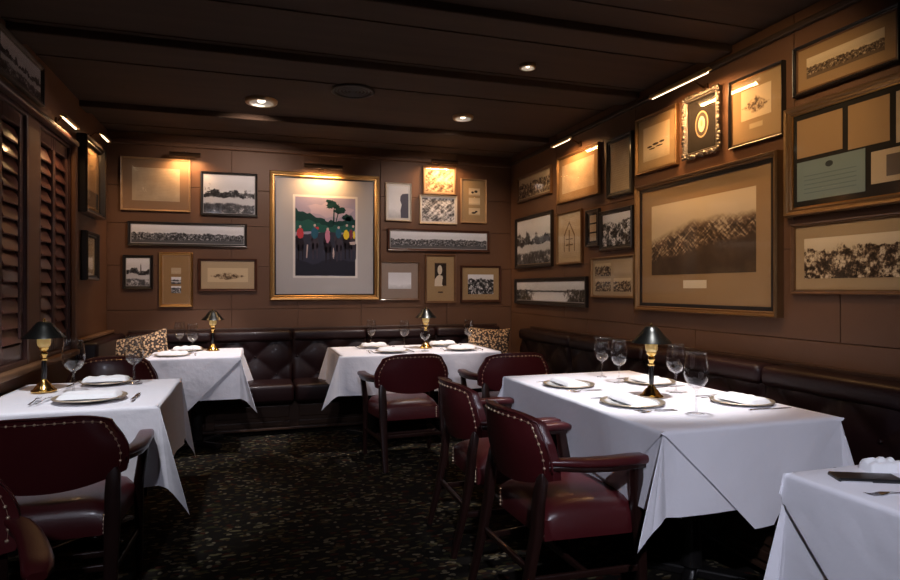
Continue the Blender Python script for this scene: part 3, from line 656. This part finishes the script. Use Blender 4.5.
# ------------------------------------------------------------------ recessed lights, housings of the added lights, vent
def downlight(x, y, label, inview=True, r=.085):
    root = thing('downlight', label, 'ceiling light', (x, y, CEIL), 0, None)
    bm = BM(); lathe(bm, [(r*.80, -.024), (r*1.0, -.024), (r*1.06, -.016), (r*1.08, 0)], 30, cap=False); obj('trim_ring', bm, 'trim_metal', root, smooth=True)
    bm = BM(); lathe(bm, [(r*.20, -.002), (r*.52, -.003), (r*.70, -.010), (r*.80, -.024)], 30, cap=False); obj('reflector', bm, 'china', root, smooth=True)
    bm = BM(); lathe(bm, [(r*.26, -.002), (r*.24, -.010), (r*.16, -.016), (0, -.018)], 18, cap=False)
    obj('lens', bm, 'down_emit', root, smooth=True); return root
for q_, (x_, y_) in enumerate(((-.75, -.6), (.155, -.6), (.14, .8), (1.55, .45), (1.56, 2.1))):  # housings for the added lights outside the frame
    downlight(x_, y_, ('added ceiling fill light %s, above and outside the frame' % ('behind the camera at left', 'right behind the camera', 'over the camera', 'over the bottom right table', 'between right table and right wall')[q_]), r=.06)
downlight(.045, 4.80, 'recessed ceiling light glowing at left, above the gilt framed print', r=.11)
downlight(1.617, 4.75, 'recessed ceiling light farther back above the middle table', r=.08)
downlight(1.63, 3.53, 'small recessed ceiling light nearest the camera in front of the middle table', r=.05)
downlight(1.86, 2.42, 'added ceiling light over the right front table, above the frame', r=.07)  # this fixture and the next are added, out of view
downlight(-.75, 2.62, 'added ceiling light over the left front table, above the frame', r=.07)
vt = thing('ceiling_speaker', 'round dark ceiling speaker grille right of the left downlight', 'ceiling speaker', (.66, 4.36, CEIL))
bm = BM(); lathe(bm, [(.15, 0), (.155, -.012), (.14, -.018), (.13, -.010), (.13, 0)], 36, cap=False); obj('rim', bm, 'vent', vt, smooth=True)
bm = BM()
for k in range(5): lathe(bm, [(.025*k+.006, -.006), (.025*k+.012, -.013), (.025*k+.022, -.006)], 30, cap=False)
obj('grille', bm, 'vent', vt, smooth=True)

# ------------------------------------------------------------------ chairs
def make_chair():
    t = thing('armchair', 'x', 'chair')
    # leather back: rows of a curved shell
    zt, zb = .825, .535
    def half(z):      # half width of the panel at height z
        k = (z-zb)/(zt-zb)
        return .255+.022*sin(pi*min(1, k*1.25))*(1 if k < .8 else 1)-.055*max(0, (k-.45)/.55)**1.6
    def shell(y_off, th, n=22, m=14):
        bm = BM(); F, K = [], []
        for j in range(m+1):
            fr_, bk = [], []
            for i in range(n+1):
                s = -1+2*i/n
                kz = j/m
                top = zt-.030*abs(s)**5-.008*s*s; bot = zb+.045*abs(s)**2.2
                z = bot+(top-bot)*kz; h = half(z); x = s*h
                y = -.255-.055*(z-.5)/.3+.085*(abs(s)**2.4)+y_off
                nrm = Vector((0, 1, 0))
                puff = .016*(1-abs(s)**4)*(1-abs(2*kz-1)**4)
                fr_.append(bm.verts.new((x, y+th/2+puff, z))); bk.append(bm.verts.new((x, y-th/2-.004*(1-abs(s)**4)*(1-abs(2*kz-1)**4), z)))
            F.append(fr_); K.append(bk)
        for j in range(m):
            for i in range(n):
                bm.faces.new((F[j][i], F[j][i+1], F[j+1][i+1], F[j+1][i])); bm.faces.new((K[j][i+1], K[j][i], K[j+1][i], K[j+1][i+1]))
        for j in range(m):
            for i in (0, n): bm.faces.new((F[j][i], F[j+1][i], K[j+1][i], K[j][i]))
        for i in range(n):
            for j in (0, m): bm.faces.new((F[j][i], F[j][i+1], K[j][i+1], K[j][i]))
        return bm, F, K
    bm, F, K = shell(0, .034)
    PN = [K[j][1].co.copy() for j in range(2, 13)]+[K[13][i].co.copy() for i in range(1, 22)]+[K[j][21].co.copy() for j in range(12, 1, -1)]
    PFN = [F[j][1].co.copy() for j in range(2, 13)]+[F[13][i].co.copy() for i in range(1, 22)]+[F[j][21].co.copy() for j in range(12, 1, -1)]
    pts = [K[j][0].co.copy() for j in range(2, 15)]+[K[14][i].co.copy() for i in range(1, 23)]+[K[j][22].co.copy() for j in range(13, 1, -1)]
    ptf = [F[j][0].co.copy() for j in range(2, 15)]+[F[14][i].co.copy() for i in range(1, 23)]+[F[j][22].co.copy() for j in range(13, 1, -1)]
    back = obj('backrest', bm, 'leather', t, angle=50)
    bm = BM()
    for P, side in ((PN, -.001), (PFN, .001)):
        P = [p+Vector((0, side, 0)) for p in P]; acc = 0; nxt = 0
        for a_, b_ in zip(P, P[1:]):
            L = (b_-a_).length
            while nxt < acc+L:
                bmesh.ops.create_icosphere(bm, subdivisions=1, radius=.0060, matrix=Matrix.Translation(a_.lerp(b_, (nxt-acc)/L))); nxt += .031
            acc += L
        sweep(bm, P, circ(.0008, 4))
    obj('nailhead_trim', bm, 'brass_nail', back, smooth=True)
    bm = BM(); sweep(bm, [p+Vector((0, -.001, .001)) for p in pts], circ(.0050, 6)); obj('piping', bm, 'leather', back, smooth=True)
    # seat
    bm = BM(); n = 14; top = []; 
    def so(u, v_):     # seat outline, wider at the front
        y = -.21+v_*.44; w_ = .215+.045*v_-.03*max(0, v_-.85)/.15*abs(u)**3; return u*w_, y-.02*abs(u)**3*(1 if v_ > .9 else 0)
    G = []
    for j in range(n+1):
        row = []
        for i in range(n+1):
            u = -1+2*i/n; v_ = j/n; x, y = so(u, v_)
            e = (1-abs(u)**5)*(1-abs(2*v_-1)**5)
            row.append(bm.verts.new((x, y, .415+.055*e**.5+.010*(1-u*u)*(1-(2*v_-1)**2))))
        G.append(row)
    for j in range(n):
        for i in range(n): bm.faces.new((G[j][i], G[j][i+1], G[j+1][i+1], G[j+1][i]))
    rim = G[0]+[G[j][n] for j in range(1, n+1)]+[G[n][i] for i in range(n-1, -1, -1)]+[G[j][0] for j in range(n-1, 0, -1)]
    low = [bm.verts.new((v.co.x*.985, v.co.y*.985, .335)) for v in rim]
    for i in range(len(rim)): bm.faces.new((rim[i], low[i], low[(i+1) % len(rim)], rim[(i+1) % len(rim)]))
    bm.faces.new(low)
    seat = obj('seat', bm, 'leather', t, angle=60)
    for s in (-1, 1):
        bm = BM(); sweep(bm, [(s*.190, -.2095, .34), (s*.190, -.2095, .418)], circ(.002, 5), up=Vector((0, 1, 0)))
        for k in range(5): bmesh.ops.create_icosphere(bm, subdivisions=1, radius=.0060, matrix=Matrix.Translation((s*.190, -.211, .345+k*.017)))
        obj('nailhead_trim', bm, 'brass_nail', seat, smooth=True)
    bm = BM()
    for k in range(20): bmesh.ops.create_icosphere(bm, subdivisions=1, radius=.005, matrix=Matrix.Translation((-.24+k*.0253, .229, .345)))
    sweep(bm, [(-.245, .2275, .345), (.245, .2275, .345)], circ(.002, 5))
    obj('nailhead_trim', bm, 'brass_nail', seat, smooth=True)
    # legs, arms
    sq = rrect(.042, .036, .008, 2)
    for s in (-1, 1):
        bm = BM(); sweep(bm, [(s*.262, .205, 0), (s*.263, .19, .25), (s*.266, .17, .44), (s*.285, .155, .56), (s*.292, .15, .622)], rrect(.040, .046, .008, 2), up=Vector((0, 1, 0)), scales=[.68, .85, 1, .95, .9])
        obj('leg', bm, 'chair_wood', t, angle=50)
        bm = BM(); sweep(bm, [(s*.226, -.335, 0), (s*.226, -.285, .2), (s*.226, -.250, .38), (s*.226, -.240, .50), (s*.226, -.226, .575), (s*.222, -.224, .60)], rrect(.056, .036, .008, 2), up=Vector((0, 1, 0)), scales=[.66, .85, 1, 1, .9, .7])
        obj('leg', bm, 'chair_wood', t, angle=50)
        path = [(s*.258, -.215, .650), (s*.278, -.16, .650), (s*.292, -.08, .645), (s*.298, .02, .642), (s*.298, .12, .642), (s*.295, .175, .640), (s*.293, .20, .636)]
        bm = BM(); sweep(bm, path, rrect(.066, .036, .016, 4), scales=[.6, .8, .92, 1, 1.05, 1, .6])
        arm = obj('armrest', bm, 'leather', t, angle=60)
        bm = BM(); sweep(bm, [(p[0], p[1], p[2]-.022) for p in path[:-1]], rrect(.046, .026, .006, 2), scales=[.6, .8, .92, 1, 1, .9])
        obj('arm_rail', bm, 'chair_wood', arm, angle=50)
        bm = BM(); sweep(bm, [(s*.258, .195, .20), (s*.221, -.282, .20)], rrect(.018, .028, .005, 2)); obj('stretcher', bm, 'chair_wood', t, angle=50)
    bm = BM(); sweep(bm, [(-.24, -.04, .20), (.24, -.04, .20)], rrect(.018, .028, .005, 2)); obj('stretcher', bm, 'chair_wood', t, angle=50)
    bm = BM(); sweep(bm, [(-.222, -.272, .235), (.222, -.272, .235)], rrect(.018, .026, .005, 2)); obj('stretcher', bm, 'chair_wood', t, angle=50)
    return t
chair = make_chair()
spots = [((-.76, 2.90), 2, 'burgundy leather armchair seen from behind at the front left table'),
         ((-.82, 1.72), 200, 'burgundy armchair at the bottom left corner, only its curved arm and back edge showing'),
         ((1.09, 4.60), 2, 'burgundy leather armchair with its back to us at the middle table, left of the pair'),
         ((1.85, 4.44), -3, 'burgundy leather armchair at the middle table, right of the pair, half hidden'),
         ((1.25, 3.04), -91, 'burgundy armchair at the right table, the farther one along its left side'),
         ((1.25, 2.34), -88, 'burgundy armchair at the right table, nearest to us with its near arm in full view'),
         ((-.92, 4.46), 180, 'dark armchair on the far side of the front left table, only its back top showing')]
for i, ((x, y), a, lab) in enumerate(spots):
    o = chair if i == 0 else copy_tree(chair)
    o.location = (x, y, 0); o.rotation_euler = (0, 0, R(a)); o['label'] = lab; o['group'] = 'burgundy leather armchairs at the tables'

# ------------------------------------------------------------------ tables and cloths
TZ = .755
def table(x0, x1, y0, y1, label):
    cx, cy = (x0+x1)/2, (y0+y1)/2; hw, hd = (x1-x0)/2, (y1-y0)/2
    t = thing('dining_table', label, 'table', (cx, cy, 0))
    obj('tabletop', box(BM(), -hw+.004, hw-.004, -hd+.004, hd-.004, TZ-.032, TZ-.004, .004), 'chair_wood', t)
    ps = [(0, 0)] if max(hw, hd) < .6 else ([(0, -hd*.5), (0, hd*.5)] if hd > hw else [(-hw*.5, 0), (hw*.5, 0)])
    for px, py in ps:
        bm = BM(); lathe(bm, [(.05, .05), (.045, .1), (.04, .6), (.06, .70), (.10, TZ-.033)], 16, px, py); obj('pedestal', bm, 'black', t, angle=40)
        bm = BM(); q = min(.27, hw-.08, hd-.08)
        for a in (0, 90, 180, 270):
            mt = Matrix.Translation((px, py, 0)) @ Matrix.Rotation(R(a+45), 4, 'Z')
            box(bm, 0, q, -.03, .03, .0, .045, .01, 2, mt)
        obj('cross_foot', bm, 'black', t)
    return t
def drape(a, b_, hw, hd, ztop, off, corners, seed, amp=.012, flare=.06):
    """a, b_: flat cloth point; returns the draped point"""
    ax = max(-hw, min(hw, a)); by = max(-hd, min(hd, b_)); ox, oy = a-ax, b_-by
    r = hypot(ox, oy); rr_ = .014
    if r < 1e-9: return (a, b_, ztop+off)
    sx, sy = (1 if a > 0 else -1), (1 if b_ > 0 else -1)
    if r < rr_*pi/2: out, z = rr_*sin(r/rr_), rr_*(1-cos(r/rr_))
    else: out, z = rr_, rr_+(r-rr_*pi/2)
    out -= rr_
    phi = atan2(abs(oy), abs(ox)); q = r
    nx, ny = abs(ox)/r*sx, abs(oy)/r*sy
    if ox == 0 or oy == 0:
        s = a if ox == 0 else b_
        L = hw if ox == 0 else hd
        e = min(1, max(0, (L-abs(s)))/.12)
        wv = amp*(noise.noise(Vector((s*3.1+seed, seed*2+(3 if ox == 0 else 0), q*1.5)))*2.0+.55*noise.noise(Vector((s*8+seed*3, seed, 5+q*2))))
        f = q/.3
        out += flare*q+wv*f*(.4+.6*e)
        return (ax+nx*(out+off), by+ny*(out+off), ztop+off-z)
    p, skew = corners.get((sx, sy), (.42, 0))
    tri = 1-abs(4*phi/pi-1); g = tri
    ang = R(45+skew*45*tri)
    dx, dy = cos(ang)*sx, sin(ang)*sy
    o = r*p*g; base = out+flare*q*(1-g)
    zz = z*sqrt(max(.05, 1-(p*g)**2))
    wob_ = .010*sin(phi*8+seed)*(r/.3)*(1-tri)*tri*3
    return (ax+nx*(base*(1-g))+dx*(o+off*1.4)+nx*wob_, by+ny*(base*(1-g))+dy*(o+off*1.4)+ny*wob_, ztop+off-zz)
def cloth(name, label, x0, x1, y0, y1, drops, seed, cuts=(), off=.0, corners={}, amp=.012, step=.017, flare=.06, parent=None):
    """drops = (left, right, near, far)"""
    cx, cy = (x0+x1)/2, (y0+y1)/2; hw, hd = (x1-x0)/2, (y1-y0)/2
    dl, dr, dn, df = drops
    bm = BM()
    def ticks(h, lo, hi):
        n = max(2, round(2*h/.05)); k = [-h+2*h*i/n for i in range(n+1)]
        e = [0, .006, .012, .018, .024]
        def ext(d):
            out = [v for v in e if v < d-.001]; k_ = 1
            while .024+k_*step < d-.002: out.append(.024+k_*step); k_ += 1
            return (out+[d])[1:]
        return [-h-v for v in reversed(ext(lo))]+k+[h+v for v in ext(hi)] if lo > .03 and hi > .03 else None
    X = ticks(hw, dl, dr); Y = ticks(hd, dn, df)
    G = [[bm.verts.new((a, b_, 0)) for b_ in Y] for a in X]
    for i in range(len(X)-1):
        for j in range(len(Y)-1):
            xm, ym_ = (X[i]+X[i+1])/2, (Y[j]+Y[j+1])/2; q = (G[i][j], G[i+1][j], G[i+1][j+1], G[i][j+1])
            if abs(xm) > hw and abs(ym_) > hd:      # split along the fold that leaves the corner
                if (xm > 0) == (ym_ > 0): bm.faces.new((q[0], q[1], q[2])); bm.faces.new((q[0], q[2], q[3]))
                else: bm.faces.new((q[0], q[1], q[3])); bm.faces.new((q[1], q[2], q[3]))
            else: bm.faces.new(q)
    for (px, py, nx, ny) in cuts:
        bmesh.ops.bisect_plane(bm, geom=bm.verts[:]+bm.edges[:]+bm.faces[:], plane_co=(px, py, 0), plane_no=(nx, ny, 0), clear_outer=True)
    if cuts: bmesh.ops.triangulate(bm, faces=[f for f in bm.faces if len(f.verts) > 4])
    for v in bm.verts: v.co = Vector(drape(v.co.x, v.co.y, hw, hd, TZ, off, corners, seed, amp, flare))
    o = obj(name, bm, 'cloth', parent, smooth=True); o.location = (cx, cy, 0)
    tag(o, label, 'tablecloth')
    return o
# right front table
RT = (1.455, 2.32, 1.95, 3.46)
table(*RT, 'long right front table mostly hidden by its white cloth')
cloth('tablecloth', 'white under-cloth of the right front table with straight hem and hanging corner', *RT, (.31, .31, .315, .31), 4.1, corners={(-1, -1): (.42, -.45), (1, -1): (.26, 0)}, amp=.016)
hw, hd = (RT[1]-RT[0])/2, (RT[3]-RT[2])/2
cloth('overlay_cloth', 'white top cloth of the right front table hanging in a large V', *RT, (.29, .29, .40, .05), 4.1, off=.009,
      cuts=[(-hw-.01, -hd-.01, -1, -1), (hw+.01, -hd-.01, 1, -1), (0, hd+.02, 0, 1)], corners={(-1, -1): (.42, -.45), (1, -1): (.26, 0)}, amp=.016)
# left front table
LT = (-1.235, -.425, 3.12, 4.04)
table(*LT, 'front left table by the shutters, its pedestal under a white cloth')
cloth('tablecloth', 'white cloth on the front left table with a long pointed corner', *LT, (.04, .37, .37, .37), 2.2, amp=.026, corners={(1, -1): (.44, .1), (1, 1): (.2, 0), (-1, -1): (.05, 0), (-1, 1): (.05, 0)})
# back left table
BT = (-.80, -.115, 5.10, 5.83)
table(*BT, 'back left table whose dark pedestal shows below its cloth')
cloth('tablecloth', 'white cloth on the back left table, the smallest of the dressed tables', *BT, (.33, .33, .33, .31), 3.7, corners={(1, -1): (.40, 0), (-1, -1): (.30, .1)})
hw, hd = (BT[1]-BT[0])/2, (BT[3]-BT[2])/2
cloth('overlay_cloth', 'white top cloth of the back left table with a pointed front edge', *BT, (.25, .20, .45, .05), 3.7, off=.009, corners={(1, -1): (.40, 0), (-1, -1): (.30, .1)},
      cuts=[(-.06, -hd-.44, 1, -1), (-.06, -hd-.44, -1, -1), (0, hd+.02, 0, 1)])
# middle back table
CT = (.64, 2.02, 4.93, 5.74)
table(*CT, 'middle table before the back banquette, behind the two red chairs')
cloth('tablecloth', 'white cloth on the middle table with folds at its left end', *CT, (.32, .32, .32, .31), 5.9, corners={(-1, -1): (.45, -.1), (-1, 1): (.4, .2), (1, -1): (.3, 0)}, amp=.055)
# near right table
NT = (1.475, 2.26, .45, 1.40)
table(*NT, 'near table at the bottom right corner under white cloths')
cloth('tablecloth', 'white under-cloth of the table at the bottom right corner', *NT, (.55, .4, .4, .5), 8.2, corners={(-1, 1): (.22, -.4)}, amp=.006, flare=.07)
hw, hd = (NT[1]-NT[0])/2, (NT[3]-NT[2])/2
cloth('overlay_cloth', 'white top cloth folded over the table at the bottom right corner', *NT, (.46, .2, .3, .10), 8.2, off=.010, cuts=[(-hw-.05, hd+.05, -1, 1)], corners={(-1, 1): (.22, -.4)}, amp=.006, flare=.07)

# ------------------------------------------------------------------ table lamps
ZT = TZ+.0065
def make_lamp():
    t = thing('table_lamp', 'x', 'lamp')
    bm = BM(); lathe(bm, [(0, 0), (.058, 0), (.060, .004), (.056, .009), (.048, .013), (.044, .020), (.040, .026), (.030, .040), (.018, .052), (.013, .060), (.013, .064), (0, .064)], 40); obj('base', bm, 'brass', t, smooth=True)
    bm = BM(); lathe(bm, [(.011, .062), (.0125, .075), (.0135, .12), (.0115, .155), (.010, .16)], 20); obj('stem', bm, 'black', t, angle=50)
    bm = BM(); lathe(bm, [(.010, .158), (.017, .162), (.018, .168), (.011, .174), (.013, .185), (.019, .194), (.016, .202), (.011, .208), (.017, .214), (.024, .222), (.026, .228), (.012, .232)], 24); obj('collar', bm, 'brass', t, angle=50)
    bm = BM(); lathe(bm, [(.020, .229), (.028, .238), (.031, .25), (.031, .290), (.028, .290), (.024, .235), (0, .232)], 24, cap=False); obj('lamp_holder', bm, 'candle', t, angle=50)
    bm = BM(); lathe(bm, [(0, .24), (.010, .243), (.014, .262), (.010, .285), (0, .296)], 14, cap=False); obj('bulb', bm, 'bulb', t, smooth=True)
    bm = BM(); lathe(bm, [(0, .366), (.024, .364), (.032, .360), (.050, .338), (.072, .310), (.096, .286), (.101, .279), (.098, .2795), (.070, .308), (.048, .335), (.030, .356), (0, .361)], 36, cap=False); sh = obj('lamp_shade', bm, 'shade', t, angle=60)
    bm = BM(); lathe(bm, [(0, .364), (.005, .366), (.007, .372), (.004, .378), (0, .380)], 12, cap=False); obj('finial', bm, 'brass', sh, smooth=True)
    l = bpy.data.lights.new('lamp_bulb_light', 'POINT'); l.energy = .55; l.color = (1, .72, .40); l.shadow_soft_size = .012
    o = bpy.data.objects.new('lamp_bulb_light', l); C.objects.link(o); o.parent = t; o.location = (0, 0, .305)
    return t
lamp = make_lamp()
for i, (x, y, s, lab) in enumerate([(1.87, 2.60, .96, 'brass table lamp with black shade on the right front table'), (-1.05, 3.70, 1.0, 'brass table lamp with dark green black shade by the shutters'),
                                    (-.345, 5.64, .95, 'brass table lamp with black shade on the back left table'), (1.47, 5.36, .97, 'brass table lamp on the middle table under the portrait')]):
    o = lamp if i == 0 else copy_tree(lamp)
    o.location = (x, y, ZT); o.scale = (s, s, s); o['label'] = lab; o['group'] = 'brass table lamps'

# ------------------------------------------------------------------ glasses
def make_glass():
    prof = [(0, 0), (.034, 0), (.035, .0015), (.022, .0035), (.006, .007), (.0040, .015), (.0036, .05), (.0042, .078), (.010, .084), (.026, .094), (.037, .112), (.0415, .133), (.0405, .158), (.0345, .195), (.0335, .205),
            (.0325, .205), (.0334, .195), (.0393, .158), (.0402, .133), (.0355, .113), (.025, .097), (.010, .087), (0, .085)]
    bm = BM(); lathe(bm, prof, 32, cap=False)
    return obj('wine_glass', bm, 'glass', smooth=True)
g0 = make_glass()
GL = [(1.995, 3.26, .98, 'farthest wine glass on the right front table'), (1.965, 3.03, 1.0, 'second wine glass from the far end of the right front table'),
      (2.06, 2.66, 1.03, 'wine glass just right of the lamp on the right front table'), (1.80, 2.19, 1.08, 'nearest wine glass on the right front table, right of the plate'),
      (-.89, 3.60, 1.12, 'wine glass beside the lamp on the front left table'), (-.65, 3.84, 1.10, 'wine glass in front of the pillow on the front left table'),
      (-.62, 5.77, 1.0, 'left wine glass on the back left table'), (-.49, 5.46, 1.0, 'right wine glass on the back left table'),
      (1.02, 5.62, 1.0, 'leftmost wine glass on the middle table'), (1.29, 5.44, 1.0, 'wine glass left of the lamp on the middle table'),
      (1.385, 5.08, .95, 'wine glass standing in front of the lamp on the middle table'), (1.875, 5.34, 1.0, 'rightmost wine glass on the middle table by the pillow')]
for i, (x, y, s, lab) in enumerate(GL):
    o = g0 if i == 0 else g0.copy()
    if i: C.objects.link(o)
    o.location = (x, y, ZT-.0005); s *= 1.19; o.scale = (s*.96, s*.96, s); tag(o, lab, 'glass', 'wine glasses on the tables')

# ------------------------------------------------------------------ plates, napkins, cutlery
def make_plate():
    t = thing('dinner_plate', 'x', 'plate')
    bm = BM(); lathe(bm, [(0, .002), (.07, .002), (.074, 0), (.082, .002), (.088, .006), (.128, .013), (.132, .0145), (.130, .017), (.088, .010), (.078, .007), (0, .006)], 40, cap=False); obj('dish', bm, 'china', t, angle=50)
    bm = BM(); lathe(bm, [(.112, .0128), (.114, .0160), (.1325, .0180), (.1345, .0150), (.132, .0135)], 40, cap=False); obj('rim_band', bm, 'pewter', t, smooth=True)
    return t
p0 = make_plate()
def make_napkin(L=.22, Wd=.12, h=.022, seed=0):
    bm = BM(); n, m_ = 22, 12; T = []
    for i in range(n+1):
        row = []
        for j in range(m_+1):
            u = -1+2*i/n; v_ = -1+2*j/m_
            z = h*(1-abs(v_)**4)**.5*(1-abs(u)**10)**.5*(1+.30*noise.noise(Vector((u*3+seed, v_*1.5, seed))))
            z += .004*(v_ > .1)*(1-abs(u)**8)
            row.append(bm.verts.new((u*L/2*(1+.03*noise.noise(Vector((v_*3, seed, 1)))), v_*Wd/2, z)))
        T.append(row)
    for i in range(n):
        for j in range(m_): bm.faces.new((T[i][j], T[i+1][j], T[i+1][j+1], T[i][j+1]))
    rim = [T[i][0] for i in range(n+1)]+[T[n][j] for j in range(1, m_+1)]+[T[i][m_] for i in range(n-1, -1, -1)]+[T[0][j] for j in range(m_-1, 0, -1)]
    bm.faces.new([bm.verts.new((v.co.x, v.co.y, -.0005)) for v in rim][::-1])
    return obj('folded_napkin', bm, 'napkin', smooth=True)
n0 = make_napkin()
# (x, y, rot, plate scale, where)
PL = [(1.64, 3.02, 90, 1.05, 'far left of the right front table'), (1.665, 2.46, 90, 1.10, 'near left of the right front table'),
      (2.13, 2.98, -90, 1.05, 'beside the lamp of the right front table'), (2.17, 2.33, -90, 1.05, 'near right of the right front table'),
      (-.76, 3.36, 0, 1.2, 'near side of the front left table'), (-.80, 3.90, 180, 1.0, 'far side of the front left table'),
      (-.62, 5.30, 0, 1.0, 'near side of the back left table'), (-.42, 5.66, 180, 1.0, 'far side of the back left table'),
      (1.03, 5.54, 180, 1.0, 'left rear of the middle table'), (1.10, 5.10, 0, 1.05, 'front of the middle table behind the left chair'),
      (1.68, 5.54, 180, 1.0, 'right rear of the middle table'), (1.72, 5.10, 0, 1.05, 'front of the middle table behind the right chair')]
for i, (x, y, a, s, where) in enumerate(PL):
    if i == 7: x, y = -.55, 5.69
    o = p0 if i == 0 else copy_tree(p0)
    o.location = (x, y, ZT); o.rotation_euler = (0, 0, R(a)); o.scale = (s, s, 1)
    o['label'] = 'white plate under a napkin, '+where; o['group'] = 'plates laid on the tables'
    nk = n0 if i == 0 else n0.copy()
    if i: C.objects.link(nk)
    nk.location = (x, y, ZT+.0135); nk.rotation_euler = (0, 0, R(a+random.uniform(-4, 4))); nk.scale = (s, s, 1)
    if i in (5, 7, 8, 10): nk.scale = (1.05*s, 1.05*s, 1.2)
    tag(nk, 'folded white napkin on the plate, '+where, 'napkin', 'folded napkins on the plates')
def make_fork():
    t = thing('fork', 'x', 'cutlery')
    bm = BM(); sweep(bm, [(0, -.095, .003), (0, -.05, .004), (0, 0, .006), (0, .035, .010)], rrect(.009, .0028, .0012, 2), scales=[1.25, 1, .6, .5]); obj('handle', bm, 'steel', t, angle=50)
    bm = BM(); sweep(bm, [(0, .033, .010), (0, .05, .008), (0, .065, .006)], rrect(.016, .0024, .001, 2), scales=[.4, 1.3, 1.5])
    for k in range(4): sweep(bm, [(-.009+.006*k, .062, .006), (-.009+.006*k, .082, .005), (-.0085+.0057*k, .10, .009)], rrect(.0028, .002, .0008, 1), scales=[1, 1, .5])
    obj('tines', bm, 'steel', t, angle=50); return t
def make_knife():
    t = thing('knife', 'x', 'cutlery')
    bm = BM(); sweep(bm, [(0, -.11, .005), (0, -.06, .005), (0, 0, .005)], rrect(.011, .007, .003, 2), scales=[1.1, 1, .8]); obj('handle', bm, 'steel', t, angle=50)
    bm = BM(); sweep(bm, [(0, 0, .004), (0, .03, .004), (0, .08, .004), (.003, .115, .004)], rrect(.017, .0022, .001, 1), scales=[.7, 1, 1, .3]); obj('blade', bm, 'steel', t, angle=50); return t
f0, k0 = make_fork(), make_knife(); uf = uk = 0
for i, (x, y, a, s, where) in enumerate(PL):
    if i == 7: x, y = -.55, 5.69
    A = R(a); rx, ry = cos(A), sin(A)
    many = i in (1, 4)
    sets = [('fork', -.165, 'left of'), ('fork', -.195, 'outermost left of'), ('knife', .165, 'right of')] if i != 11 else [('fork', -.165, 'left of'), ('knife', .165, 'right of')]
    for kind, d, side in sets:
        src = f0 if kind == 'fork' else k0
        first = (uf == 0) if kind == 'fork' else (uk == 0)
        if kind == 'fork': uf += 1
        else: uk += 1
        if i in (5, 7, 8, 10) and side == 'outermost left of': continue
        if i == 7 and kind == 'knife': continue
        if i == 8 and kind == 'knife': d = .155
        o = src if first else copy_tree(src)
        px, py = x+rx*d*(s if s > 1.1 else 1), y+ry*d*(s if s > 1.1 else 1)
        o.location = (px, py, ZT); o.rotation_euler = (0, 0, A+R(random.uniform(-6, 6)))
        o['label'] = '%s %s the plate, %s' % (kind, side, where); o['group'] = 'silver cutlery laid beside the plates'
# things at the bottom right corner
ph = thing('card_folder', 'black folder lying on the table at the bottom right corner', 'folder', (1.63, 1.29, ZT), R(-25))
obj('cover', box(BM(), -.085, .085, -.035, .035, 0, .013, .004), 'rubber', ph)
obj('band', box(BM(), -.08, .0, -.0368, -.0345, .003, .008, .001), 'steel', ph)
nk = n0.copy(); C.objects.link(nk); nk.location = (1.755, 1.34, ZT); nk.rotation_euler = (0, 0, R(-10)); nk.scale = (.5, .5, 1.4)
tag(nk, 'rolled white napkin behind the black folder at the bottom right corner', 'napkin')
o = copy_tree(f0); o.location = (1.60, 1.17, ZT); o.rotation_euler = (0, 0, R(80)); o['label'] = 'silver fork in front of the black folder at the bottom right corner'
if 'group' in o: del o['group']

# ------------------------------------------------------------------ pillows
def pillow(loc, rot, sx, sz, label):
    bm = BM(); n = 20; F, K = [], []
    for side, L in ((-1, F), (1, K)):
        for i in range(n+1):
            row = []
            for j in range(n+1):
                u, v_ = -1+2*i/n, -1+2*j/n
                th = .075*((1-abs(u)**2.6)*(1-abs(v_)**2.6))**.55
                k = 1-.10*(1-abs(u)**2)*abs(v_)**6; k2 = 1-.10*(1-abs(v_)**2)*abs(u)**6
                row.append(bm.verts.new((u*sx/2*k2, side*th+.006*noise.noise(Vector((u*3, v_*3, side))), v_*sz/2*k)))
            L.append(row)
        for i in range(n):
            for j in range(n): bm.faces.new((L[i][j], L[i+1][j], L[i+1][j+1], L[i][j+1]))
    bmesh.ops.remove_doubles(bm, verts=bm.verts[:], dist=.004)
    o = obj('throw_pillow', bm, 'pillow', smooth=True); o.location = loc; o.rotation_euler = rot
    tag(o, label, 'pillow', None); return o
pillow((-.90, 5.70, .705), (R(-16), R(-12), R(4)), .46, .44, 'tan and brown leaf patterned pillow on the banquette behind the front left table')
pillow((2.19, 5.66, .70), (R(-16), R(3), R(-16)), .44, .44, 'tan and brown leaf patterned pillow in the right corner of the back banquette')

for r_ in PIC:
    for k_ in ('w', 'h', 'ym', 'fw'): del r_[k_]
